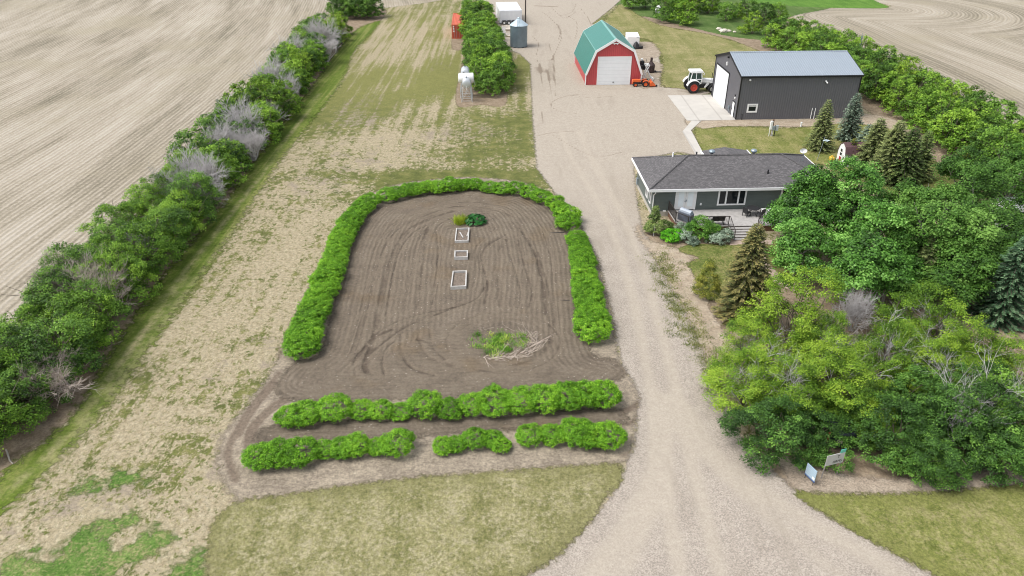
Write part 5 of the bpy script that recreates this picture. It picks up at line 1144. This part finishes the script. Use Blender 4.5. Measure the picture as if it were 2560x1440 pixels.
DEADPOS = []
def dead(px, py, z, s, k, label):
    c = G(px, py, z); p = Vector((c.x, c.y, 0)); DEADPOS.append((p, (1.5 if k == 'x' else .8)*s)); tree(p, k, label, 'bare shrubs in the left shelterbelt', s*1.08, 1.04 if k == 'x' else .92, name='bare_shrub', cat='shrub')
def belt(edge, offs, step, kindfn, fmt, group, s0=1.0, hs_=1.0, jit=.5):
    L = smoothline([tuple(p) for p in edge], n=10); seg = np.hypot(*np.diff(L, axis=0).T); cum = np.concatenate([[0], np.cumsum(seg)]); tot = cum[-1]
    for oi, (off, rowname) in enumerate(offs):
        pos = step*(.35+.45*(oi % 2)); i = 0
        while pos < tot:
            x, y = np.interp(pos, cum, L[:, 0]), np.interp(pos, cum, L[:, 1]); x2, y2 = np.interp(min(pos+.5, tot), cum, L[:, 0]), np.interp(min(pos+.5, tot), cum, L[:, 1]); x1, y1 = np.interp(max(pos-.5, 0), cum, L[:, 0]), np.interp(max(pos-.5, 0), cum, L[:, 1])
            d = np.array([x2-x1, y2-y1]); d /= max(np.hypot(*d), 1e-6); nrm = np.array([-d[1], d[0]])
            q = np.array([x, y])+nrm*off+np.array([rng.uniform(-jit, jit), rng.uniform(-jit, jit)]); p = Vector((q[0], q[1], 0))
            if any((p-dp).length < dr for dp, dr in DEADPOS): pos += step*.8; i += 0; continue
            k = kindfn(p, oi); tone = {'d': 'dark green', 'm': 'mid green', 'y': 'yellow green', 'x': 'bare dead grey', 'b': 'bare dead brown'}[k]
            tree(p, k, fmt.format(tone=tone, ord=ordn(i), row=rowname), group, s0*rng.uniform(.86, 1.14), hs_*rng.uniform(.9, 1.1)); i += 1
            pos += step*rng.uniform(.88, 1.12)
def px_of(p, z=2.6):
    d = p.y*CT-(z-CH)*ST; return 1280+F*p.x/d, 720-F*(p.y*ST+(z-CH)*CT)/d
def kinds_from(spots, base):
    def fn(p, oi):
        x, y = px_of(p)
        for sx, sy, r, k in spots:
            if k in 'xb' and rng.random() < .22: continue
            if ((x-sx)/(r*.72))**2+((y-sy)/(r*.62))**2 < 1: return k
        return rng.choice(base)
    return fn
for px, py, z, s, k, lb in ((452, 462, 2.6, 1.0, 'x', 'bare grey shrub puff at the left of the nearest large grey group'), (492, 432, 2.8, 1.1, 'x', 'tallest bare grey shrub of the nearest large grey group'), (505, 468, 2.2, .7, 'x', 'small bare grey shrub in front of the nearest large grey group'),
    (600, 312, 3.0, 1.25, 'x', 'largest bare grey shrub in the middle of the left shelterbelt'), (545, 350, 2.6, 1.0, 'x', 'bare grey shrub left of the largest grey one'), (625, 352, 2.4, .9, 'x', 'bare grey shrub at the lawn edge beside the largest grey one'), (590, 362, 2.2, .8, 'x', 'low bare grey shrub below the largest grey one'),
    (672, 188, 3.0, 1.15, 'x', 'bare grey shrub among the yellow green trees'), (715, 212, 2.6, .9, 'x', 'pale bare shrub at the lawn edge among yellow green trees'), (660, 285, 2.0, .75, 'x', 'small bare grey shrub below the yellow green trees'),
    (800, 92, 3.0, 1.35, 'x', 'large bare grey shrub near the far end of the left shelterbelt'), (812, 122, 2.4, 1.0, 'x', 'bare grey shrub at the lawn edge near the far end'), (725, 128, 2.8, 1.15, 'x', 'bare grey shrub on the field side near the far end'), (755, 112, 2.6, .8, 'x', 'small bare grey shrub between the two far large ones'),
    (185, 700, 3.0, 1.1, 'b', 'large brownish bare shrub overlooking the field near the camera'), (245, 715, 2.6, 1.0, 'b', 'brownish bare shrub with long drooping limbs facing the lawn'), (110, 905, 2.6, .8, 'b', 'bare forked brownish shrub near the bottom left corner'), (20, 880, 2.6, .7, 'b', 'bare brownish shrub cut by the left edge of the view'), (330, 590, 2.8, .7, 'x', 'small bare grey limbs showing in the dark green part')):
    dead(px, py, z, s, k, lb)
spotsL = [
          (20, 1040, 60, 'y'), (640, 235, 34, 'y'), (690, 262, 30, 'y'), (840, 60, 36, 'y'), (745, 165, 26, 'y'), (600, 260, 22, 'y'), (640, 150, 24, 'y'), (780, 170, 20, 'y'), (480, 500, 24, 'm'), (500, 410, 20, 'd')]
belt(W([(-90, 1170), (0, 1100), (90, 1040), (160, 980), (215, 880), (300, 790), (390, 660), (505, 535), (590, 430), (672, 325), (752, 220), (818, 130), (855, 84)]), ((.2, 'lawn side'), (3.7, 'field side')), 2.15, kinds_from(spotsL, 'dddmmm'),
     '{ord} tree from the road on the {row} of the left shelterbelt, {tone}', 'trees in the long left shelterbelt', .93, 1.0)
for i, (x, y, k, s) in enumerate(((932, 42, 'd', 1.2), (915, 47, 'd', 1.1), (908, 32, 'd', 1.25), (888, 46, 'd', 1.15), (878, 32, 'd', 1.2), (862, 44, 'd', 1.1), (845, 36, 'd', 1.1))):
    tree(G(x, y), k, f'{ordn(i)} dark bush from the right in the clump ending the left shelterbelt', 'bushes at the far end of the left shelterbelt', s, .95, name='bush', cat='bush')
belt(W([(1268, 232), (1256, 180), (1238, 120), (1222, 78), (1212, 52)]), ((1.0, 'drive side'), (3.5, 'tank side')), 3.0, kinds_from([], 'ddmmd'), '{ord} {tone} tree from the near end, {row} of the middle shelterbelt', 'trees in the middle shelterbelt', .95, 1.08)
for i, (x, y) in enumerate(((1222, 238), (1200, 205), (1188, 172), (1180, 140))):
    tree(G(x, y), 'd', f'{ordn(i)} dark filler shrub from the near end inside the middle shelterbelt', 'filler shrubs inside the middle shelterbelt', .8, 1.0, name='bush', cat='bush')
spotsR = [(2250, 190, 40, 'y'), (2180, 130, 40, 'y'), (2440, 250, 34, 'y'), (2330, 200, 24, 'y'), (2470, 300, 20, 'm'), (2010, 60, 30, 'y'), (2360, 260, 20, 'y'), (2550, 330, 30, 'm')]
belt(W([(2700, 660), (2560, 560), (2470, 480), (2380, 400), (2290, 336), (2190, 272), (2060, 190), (1960, 142), (1890, 118)])[::1], ((-2.0, 'yard side'), (-5.2, 'middle'), (-8.4, 'field side')), 3.0, kinds_from(spotsR, 'dmmmd'),
     '{ord} {tone} tree from the near end, {row} of the shelterbelt behind the shop', 'trees in the right shelterbelt', 1.0, 1.06)
for x, y, k, s, lb in ((1580, 22, 'd', .95, 'dark green bush at the left end of the far bush line'), (1612, 20, 'd', 1.05, 'dark green bush left of the white barrel'), (1668, 52, 'd', 1.25, 'large dark bush in front of the white barrel'), (1708, 62, 'm', 1.0, 'mid green bush right of the large dark one by the barrel'),
                       (1690, 26, 'y', 1.2, 'yellow green tree behind the white barrel'), (1728, 28, 'y', 1.2, 'yellow green tree right behind the big dark bushes'), (1768, 34, 'y', 1.1, 'yellow green tree at the right of the far yellow group'), (1748, 14, 'y', 1.0, 'yellow green tree at the back of the far yellow group'),
                       (1815, 52, 'd', .75, 'small dark bush behind the pale boulders'), (1838, 46, 'y', .6, 'small yellow green bush behind the pale boulders'), (1866, 40, 'd', .8, 'dark bush at the corner of the green crop'), (1880, 84, 'y', .8, 'yellow green round bush at the far end of the right shelterbelt'), (1905, 60, 'd', .85, 'dark bush between the crop and the right shelterbelt'), (1940, 58, 'm', .8, 'mid green bush at the back corner of the right shelterbelt')):
    tree(G(x, y), k, lb, 'bushes beyond the barn', s*1.22, .95, name='bush', cat='bush')

# ---- big poplars in the yard
def bigtree(px, py, z, R, Hh, label, seed, mat, lobes=9, leaf=.19, bk=None, name='poplar_tree', nclump=280, nleaf=90, clump=.62, group=None, z0=.3):
    c = G(px, py, z); p = Vector((c.x, c.y, 0)); T = thing(name, label, 'tree', p, 0, group)
    rs_ = np.random.RandomState(seed); lo = [(0, 0, Hh*.6, R*.55, R*.55, Hh*.36)]
    for i in range(lobes):
        a = i*2.399+rs_.uniform(-.3, .3); q = R*rs_.uniform(.42, .78); r = R*rs_.uniform(.26, .42); lo.append((q*math.cos(a), q*math.sin(a), Hh*rs_.uniform(z0, .9 - .25*q/R), r, r, r*.8))
    link('crown', crown('crown', lo, mat, seed+50, clump=clump, nclump=nclump, nleaf=nleaf, leaf=leaf, spread=.15, up=.75, zmin=.4, aspect=.75), T)
    rr = random.Random(seed); b = MB(); b.tube([(0, 0, 0), (.05, .05, Hh*.25), (.1, 0, Hh*.5)], [R*.06, R*.05, R*.035], 8)
    for l in lo[1:]: s = Vector((.05, .03, Hh*rr.uniform(.18, .4))); e = Vector(l[:3]); m = s.lerp(e, .5)+Vector((0, 0, .25)); b.tube([s, m, e], [R*.03, R*.02, .03], 5); branches(b, m, e-s, (e-s).length*.45, R*.012, 1, rr)
    link('trunk', b.mesh('trunk', bk or palebark), T); return T
PG = 'poplars in the yard'
bigtree(2030, 495, 5.2, 3.9, 8.2, 'large poplar overhanging the right end of the deck', 1, lm_pop, group=PG)
bigtree(2120, 480, 6.0, 4.6, 9.6, 'tallest poplar, whose crown hides the right end of the house', 2, lm_pop, 11, nclump=330, group=PG)
bigtree(2195, 590, 4.8, 3.7, 7.8, 'poplar in front of the tallest one, right of the deck stairs', 3, lm_pop, group=PG)
bigtree(2000, 610, 3.2, 2.8, 5.4, 'lower poplar beside the deck stairs and the paved path', 4, lm_pop, 7, nclump=140, group=PG)
bigtree(2135, 700, 3.0, 2.4, 5.0, 'small poplar just above the yellow maple clump', 5, lm_pop, 7, nclump=110, group=PG)
lm_pop2 = leafmat('fine poplar leaves', S(46, 74, 28, .84), S(82, 122, 46, .84), S(126, 164, 78, .84), .28)
bigtree(2345, 560, 5.4, 4.3, 8.6, 'wide poplar in the middle of the right yard', 6, lm_pop2, 11, nclump=320, leaf=.18, group=PG)
bigtree(2400, 650, 4.0, 3.0, 6.6, 'poplar in front of the wide one, above the spruces', 7, lm_pop2, 8, nclump=230, leaf=.18, group=PG)
bigtree(2455, 480, 5.4, 3.6, 8.2, 'poplar left of the white camper', 8, lm_pop2, 9, nclump=230, leaf=.18, group=PG, nleaf=52)
bigtree(2545, 420, 5.5, 3.6, 8.4, 'poplar behind the camper at the right edge', 9, lm_pop2, 9, nclump=230, leaf=.18, group=PG)
bigtree(2545, 640, 3.6, 2.5, 5.4, 'poplar in front of the white camper', 10, lm_pop2, 7, nclump=100, leaf=.18, group=PG)
bigtree(2290, 650, 3.2, 2.2, 5.2, 'narrow poplar behind the small olive spruce', 13, lm_pop2, 6, nclump=90, leaf=.18, group=PG)

bigtree(2275, 520, 4.8, 3.2, 7.4, 'poplar between the tallest one and the wide one', 21, lm_pop2, 9, nclump=210, leaf=.18, group=PG)
bigtree(2465, 585, 4.0, 3.0, 6.8, 'poplar above the large blue green spruce', 22, lm_pop2, 8, nclump=180, leaf=.18, group=PG)
bigtree(2225, 690, 2.8, 2.2, 4.8, 'low poplar behind the rounded yellow green maple', 23, lm_pop, 7, nclump=110, leaf=.18, group=PG)
bigtree(2390, 715, 2.8, 2.2, 4.8, 'low poplar left of the large blue green spruce', 24, lm_pop2, 7, nclump=110, leaf=.18, group=PG)
bigtree(2420, 420, 4.4, 3.0, 6.6, 'poplar beside the small dark spruce at the rear lawn', 25, lm_pop2, 8, nclump=170, leaf=.18, group=PG)

# ---- maples and dark shrubs at the corner of the drive
MV = [(crown('crown', lobeset(60+i, 2.7, 6.2, 11, .38, .52), lm_yel, 700+i, clump=.56, nclump=170, nleaf=120, leaf=.13, spread=.16, up=.7), stems('trunk', 60+i, 2.0, 4.6, 4, .09, bark, 1)) for i in range(4)]
DV = [(crown('crown', lobeset(80+i, 2.8, 4.6, 9, .2, .66), lm_road if i != 2 else lm_dark, 800+i, clump=.42, nclump=300, nleaf=72, leaf=.14, spread=.15, up=.6), stems('trunk', 80+i, 2.0, 3.4, 5, .08, bark, 1)) for i in range(4)]
BARE = [deadtree(30+i, 1.9, 6.2, deadwood, 3, 3, .06, .8, (3, 4)) for i in range(3)]
def clump(px, py, z, s, kind, label, group, bare=False, hh=1.0):
    c = G(px, py, z); T = thing('maple_tree' if kind == 'y' else 'roadside_tree', label, 'tree', (c.x, c.y, 0), rng.uniform(0, 6.28), group)
    f, st = rng.choice(MV if kind == 'y' else DV); link('crown', f, T, s=(s, s, s*hh)); link('trunk', st, T, s=(s, s, s*hh))
    if bare: link('bare_branches', rng.choice(BARE), T, s=(s*.8, s*.8, s*hh*.92), rz=rng.uniform(0, 6))
    return T
MG = 'yellow green maples at the corner of the drive'; DG = 'dark trees along the roadside edge of the clump'
for px, py, z, s, bare, hh, lb in ((1985, 745, 4.2, 1.05, False, 1.0, 'tallest yellow green maple, right of the brown spruce'), (2085, 800, 4.0, .78, True, 1.0, 'small yellow green maple right of the tallest one'), (1900, 815, 3.8, .72, True, .95, 'small yellow green maple at the foot of the brown spruce'),
    (1875, 925, 2.8, .92, True, .8, 'maple reaching furthest out over the gravel drive'), (1975, 945, 3.2, .92, True, .85, 'maple with bare twigs between the drive and the dark blue implement'), (2080, 885, 3.7, .88, True, .95, 'maple in the heart of the clump, with long dead limbs'), (2150, 960, 3.3, .85, False, .9, 'maple just behind the farm sign'),
    (2300, 755, 4.2, .95, False, 1.0, 'rounded yellow green maple below the wide poplar'), (2240, 850, 3.8, .9, True, .98, 'maple with a grey bare top in the clump centre'), (2370, 800, 3.9, .9, True, .98, 'maple with bare grey limbs below the blue spruce'), (2440, 850, 3.7, .9, False, .98, 'maple at the right of the clump below the blue spruce'), (2345, 890, 3.4, .85, True, .95, 'maple in front of the bare grey limbs, above the dark trees'), (2545, 890, 3.4, .85, False, .95, 'maple cut by the right edge of the view')):
    clump(px, py, z, s, 'y', lb, MG, bare, hh)
for px, py, z, s, bare, hh, lb in ((1942, 1062, 2.0, .9, False, .92, 'dark tree at the corner of the drive, left of the farm sign'), (2040, 1068, 1.8, .68, False, .9, 'dark shrubby tree just left of the farm sign'), (2235, 1065, 2.2, .85, False, .98, 'dark tree right of the farm sign'), (2190, 1020, 2.4, .62, False, .95, 'small dark tree between the sign and the maples'),
    (2380, 1040, 2.4, .98, True, 1.0, 'dark tree with grey twigs in the middle of the roadside edge'), (2300, 970, 2.8, .9, False, 1.0, 'dark tree in the second line behind the roadside edge'), (2490, 1010, 2.6, 1.0, True, 1.02, 'dark tree with grey twigs near the right edge'), (2465, 1095, 1.9, .8, False, .92, 'dark tree nearest the road at the right'), (2320, 1120, 1.7, .72, False, .9, 'low dark tree nearest the road in the middle'), (2575, 1070, 2.2, .9, False, .95, 'dark tree cut by the right edge of the view'), (2420, 950, 2.8, .85, False, 1.0, 'dark tree below the rightmost maples')):
    clump(px, py, z, s, 'd', lb, DG, bare, hh)
c = G(2140, 770, 2.0); tree(Vector((c.x, c.y, 0)), 'x', 'bare grey bush standing between the small poplar and the maples', None, .58, 1.5, name='dead_bush', cat='bush')

# ---- conifers
def conifer(p, Hh, R, mat, seed, label, name='spruce_tree', droop=.22, dens=1.0, spray=.34, open_=0.0, gap=.30, group='spruces around the yard'):
    R *= 1.22; rs_ = np.random.RandomState(seed); T = thing(name, label, 'tree', p, 0, group); Pq = []; Nq = []; Tq = []; Vs = []; rr = random.Random(seed)
    z = Hh*.04; b = MB(); b.tube([(0, 0, 0), (0, 0, Hh*.5), (0, 0, Hh)], [R*.07, R*.045, .02], 7)
    while z < Hh*.985:
        f = 1-z/Hh; L = R*(f**.66)*rs_.uniform(.85, 1.12)+.08; nb = max(4, int((7+5*f)*dens))
        a0 = rs_.uniform(0, 6.28); wt = rs_.normal(0, .06)
        for k in range(nb):
            if rs_.uniform() < open_: continue
            a = a0+2*math.pi*k/nb+rs_.uniform(-.25, .25); Lk = L*rs_.uniform(.72, .78); h = np.array([math.cos(a), math.sin(a), 0]); sd = np.array([-math.sin(a), math.cos(a), 0])
            m = max(4, int(Lk/.07*dens)); t = rs_.uniform(.12, 1, m); bt = wt+rs_.normal(0, .10)
            dz = -droop*Lk*t+.22*droop*Lk*t**3+(.25*f*0); base_ = h*(t*Lk)[:, None]+np.array([0, 0, z]); base_[:, 2] += dz
            for s in (-1, 1):
                dirs = norm(h*1.0+sd*s*rs_.uniform(.3, 1.0, (m, 1))+np.array([0, 0, 1])*rs_.uniform(-.35, .22, (m, 1)))
                ln = spray*(1.05-.5*t)*rs_.uniform(.7, 1.3, m)*(.55+.45*min(1, Lk/1.2)); w_ = ln*.30
                bn = norm(np.cross(dirs, unit(m, rs_)*.5+np.array([0, 0, 1.0])))
                V = np.empty((m, 4, 3)); V[:, 0] = base_; V[:, 1] = base_+dirs*(ln*.5)[:, None]+bn*(w_*.5)[:, None]; V[:, 2] = base_+dirs*ln[:, None]; V[:, 3] = base_+dirs*(ln*.5)[:, None]-bn*(w_*.5)[:, None]
                Vs.append(V.reshape(-1, 3)); Tq.append(np.clip(.46+bt+rs_.normal(0, .12, m)+.16*(t > .72), 0, 1))
            if Lk > .8: e = base_[np.argmax(t)]; b.tube([(0, 0, z), tuple(e*.6+np.array([0, 0, z])*.4), tuple(e)], [.03, .02, .008], 3, False)
        z += gap*(.55+.6*f)
    V = np.concatenate(Vs); V[:, 2] = np.maximum(V[:, 2], .03); link('foliage', npmesh('foliage', V, np.arange(len(V)).reshape(-1, 4), mat, None, {'tint': np.concatenate(Tq)}), T)
    link('trunk', b.mesh('trunk', bark), T); return T
conifer(G(1852, 795), 8.3, 2.5, lm_brn, 1, 'tall brown green spruce at the front of the house lawn', dens=1.35, spray=.42)
conifer(G(2046, 374), 6.3, 2.1, lm_spr, 2, 'olive spruce standing alone in the lawn by the shop', dens=1.2, spray=.4)
conifer(G(2118, 350), 6.2, 2.0, lm_blue, 3, 'grey green spruce at the right end of the shop', dens=1.2, spray=.4)
conifer(G(2160, 375), 3.4, 1.7, lm_blue, 4, 'small blue spruce behind the playhouse', dens=1.2, spray=.4)
conifer(G(2172, 424), 6.2, 2.7, lm_spr, 5, 'broad olive spruce right of the playhouse', dens=1.3, spray=.42)
conifer(G(2250, 462), 6.6, 2.7, lm_spr2, 6, 'dark green spruce behind the tallest poplar', dens=1.3, spray=.42)
conifer(G(2214, 450), 7.0, 2.7, lm_spr, 15, 'broad olive spruce in front of the dark green one', dens=1.3, spray=.42)
conifer(G(2290, 446), 5.6, 2.2, lm_spr2, 16, 'dark spruce farthest right in the group beyond the poplars', dens=1.2, spray=.4)
conifer(G(2122, 412), 3.3, 1.3, lm_larch, 7, 'small yellowish brown larch beside the playhouse', 'larch_tree', droop=.0, dens=1.2, spray=.3)
conifer(G(2288, 745), 6.0, 1.5, lm_spr, 8, 'narrow olive spruce between the poplars and maples', dens=1.2, spray=.4)
conifer(G(2490, 800), 7.4, 2.5, lm_blue2, 9, 'large blue green spruce at the right of the clump', dens=1.35, spray=.42)
conifer(G(2383, 432), 2.9, 1.2, lm_brn, 11, 'small dark spruce at the corner of the rear lawn', dens=1.2)
conifer(G(2400, 425), 3.0, .9, lm_larch, 12, 'small yellow larch right of the small dark spruce', 'larch_tree', droop=0)
conifer(G(2585, 760), 7.0, 2.2, lm_spr, 14, 'olive spruce cut by the right edge of the view', dens=1.2)

# ---- shrubs at the deck
def bushy(p, lobes, mat, label, seed, cat='shrub', name='garden_shrub', **kw):
    T = thing(name, label, cat, p); link('foliage', crown('foliage', lobes, mat, seed, **kw), T); link('stems', stems('stems', seed, .6, .7, 5, .03), T); return T
bushy(G(1640, 583), [(0, 0, .7, 1.0, .9, .7), (.9, .1, .6, .75, .7, .6), (-.5, 0, .5, .6, .6, .5), (-.25, .3, 1.6, .45, .45, .75), (-.2, .3, 2.2, .25, .25, .5)], lm_spr2, 'dark mugo pine at the front corner of the house', 1, clump=.22, nclump=260, nleaf=50, leaf=.13, aspect=.35)
bushy(G(1679, 600), [(0, 0, .42, .95, .9, .5), (.35, 0, .5, .7, .7, .5), (-.4, 0, .4, .6, .6, .45)], lm_globe, 'bright lime green mounded shrub near the drive', 2, clump=.22, nclump=130, nleaf=40, leaf=.11)
bushy(G(1712, 600), [(0, 0, .5, .7, .9, .5), (-.25, .9, .7, .6, .6, .5), (.35, -.6, .35, .65, .6, .4), (.6, -.9, .3, .45, .5, .35)], lm_blue, 'prostrate blue spruce between the lime shrub and the juniper', 3, clump=.24, nclump=120, nleaf=40, leaf=.15, aspect=.28)
bushy(G(1750, 596), [(0, 0, .9, 1.3, 1.1, .85), (.9, 0, .8, .9, .8, .7), (-.9, .1, .75, .8, .8, .7), (0, .2, 1.6, .7, .7, .6), (.5, -.3, .5, .8, .8, .5)], lm_jun, 'large green juniper in front of the deck railing', 4, clump=.3, nclump=190, nleaf=44, leaf=.19, aspect=.25, up=.9)
bushy(G(1798, 607), [(0, 0, .45, .9, .75, .5), (.6, .2, .65, .6, .6, .55), (-.7, 0, .4, .6, .6, .4)], lm_blue, 'silvery blue spruce shrub beside the deck stairs', 5, clump=.24, nclump=130, nleaf=40, leaf=.15, aspect=.28)
bushy(G(1765, 740), [(0, 0, .6, 1.15, 1.1, .6), (0, 0, 1.3, .95, .95, .6), (0, 0, 2.0, .7, .7, .6), (0, 0, 2.7, .4, .4, .55), (0, 0, 3.2, .2, .2, .4)], lm_larch, 'sparse yellowish larch on the front lawn', 6, 'tree', 'larch_tree', clump=.26, nclump=230, nleaf=32, leaf=.15, aspect=.25, spread=.2)
c = G(1672, 588); R = thing('garden_light', 'small white garden light in the dark mugo pine', 'lamp', G(1634, 590)); b = MB(); b.tube([(0, 0, 0), (0, 0, .85)], .025, 6); b.build('stake', white, R); b = MB(); b.lathe([(.04, .8), (.10, .88), (.09, 1.05), (.02, 1.1)], 10); b.build('lamp', white, R)

# ---- plants in the tilled garden
rs_ = np.random.RandomState(4); n = 130; a = rs_.uniform(0, 6.28, n); q = np.sqrt(rs_.uniform(0, 1, n))*1.05
P_ = np.column_stack([q*np.cos(a)*1.05, q*np.sin(a), .22+.62*(1-(q/1.1)**2)+rs_.uniform(-.08, .08, n)]); N_ = norm(np.column_stack([np.cos(a)*q*.8, np.sin(a)*q*.8, np.ones(n)])+unit(n, rs_)*.35)
V, Q, t = leafquads(P_, N_, .46, np.clip(rs_.normal(.45, .18, n), 0, 1), rs_, .75)
lm_rhu = leafmat('rhubarb leaves', S(24, 66, 26, .78), S(46, 108, 44, .78), S(88, 146, 84, .78), .2, .4)
R = thing('rhubarb', 'broad leaved dark green rhubarb clump in the tilled garden', 'plant', G(1189, 557)); link('leaves', npmesh('leaves', V, Q, lm_rhu, None, {'tint': t}), R); link('stalks', stems('stalks', 4, .8, .5, 8, .03, pm('rhubarb stalks', (.25, .12, .06, 1))), R)
def blades(name, C, hts, mat, seed, per=26, rad=.16, width=.03, lean=.5):
    rs_ = np.random.RandomState(seed); Vs = []; Ts = []
    for c_, h in zip(C, hts):
        m = per; o = rs_.normal(0, rad*.4, (m, 2)); d = norm(np.column_stack([rs_.normal(0, lean, (m, 2)), np.ones(m)])); ln = h*rs_.uniform(.5, 1.1, m); b0 = np.column_stack([c_[0]+o[:, 0], c_[1]+o[:, 1], np.full(m, .0)])
        s = norm(np.cross(d, unit(m, rs_)))*width; V = np.empty((m, 4, 3)); V[:, 0] = b0-s*.5; V[:, 1] = b0+s*.5; V[:, 2] = b0+d*ln[:, None]*.6+s*.6; V[:, 3] = b0+d*ln[:, None]-np.array([0, 0, .06])*ln[:, None]; Vs.append(V.reshape(-1, 3)); Ts.append(np.clip(rs_.normal(.5, .2)+rs_.normal(0, .12, m), 0, 1))
    V = np.concatenate(Vs); return npmesh(name, V, np.arange(len(V)).reshape(-1, 4), mat, None, {'tint': np.concatenate(Ts)})
lm_asp = leafmat('feathery yellow green', S(96, 108, 30, .5), S(136, 150, 48, .5), S(170, 184, 70, .5), .3)
C = np.random.RandomState(3).normal(0, .3, (16, 2)); R = thing('asparagus', 'feathery yellow green asparagus beside the rhubarb', 'plant', G(1150, 558)); link('fronds', blades('fronds', C, np.full(16, 1.0), lm_asp, 3, 60, .3, .016, .35), R)
lm_weed = leafmat('weed blades', S(66, 104, 30, .55), S(106, 146, 56, .55), S(186, 186, 96, .55), .3)
rs_ = np.random.RandomState(8); cen = G(1248, 858); C = []
while len(C) < 74:
    x, y = rs_.normal(0, .5, 2)
    if x*x+y*y < 1: C.append((cen.x+x*2.3, cen.y+y*1.75))
tag(link('weeds', blades('weeds', C, rs_.uniform(.2, .55, 74), lm_weed, 8, 44, .4, .03, .5)), 'green and yellow weeds growing inside the ring of brush in the garden', 'weeds', kind='stuff')
b = MB(); rr = random.Random(9); cen = G(1250, 862)
for i in range(72):
    a = rr.uniform(-2.1, .5) if rr.random() < .9 else rr.uniform(0, 6.28); q = rr.gauss(1.0, .10); p = Vector((cen.x+2.5*q*math.cos(a), cen.y+1.9*q*math.sin(a), rr.uniform(.03, .28)))
    th_ = a+math.pi/2+rr.gauss(0, .7); branches(b, p, Vector((math.cos(th_), math.sin(th_), rr.uniform(-.02, .1))), rr.uniform(.5, 1.5), rr.uniform(.012, .028), 1, rr, .6, 4, -.02, (1, 2))
tag(b.build('brush', pm('bleached brush', (.50, .42, .35, 1), .9, var=.25)), 'ring of bleached pruned branches round the weeds in the garden', 'brush', kind='stuff')
C = []; rs_ = np.random.RandomState(12); strip = np.array(W([(1650, 640), (1672, 700), (1705, 780), (1745, 850), (1790, 930)])); L_ = smoothline([tuple(p) for p in strip])
for i in range(300): q = L_[rs_.randint(len(L_))]; C.append((q[0]+rs_.normal(0, .75), q[1]+rs_.normal(0, .8)))
lm_tuft = leafmat('drive edge tufts', S(66, 84, 30, .8), S(100, 114, 48, .8), S(140, 142, 76, .8), .25)
tag(link('weeds', blades('weeds', C, rs_.uniform(.10, .26, 300), lm_tuft, 12, 60, .55, .035, 1.0)), 'scattered weed tufts along the right edge of the gravel drive', 'weeds', kind='stuff')
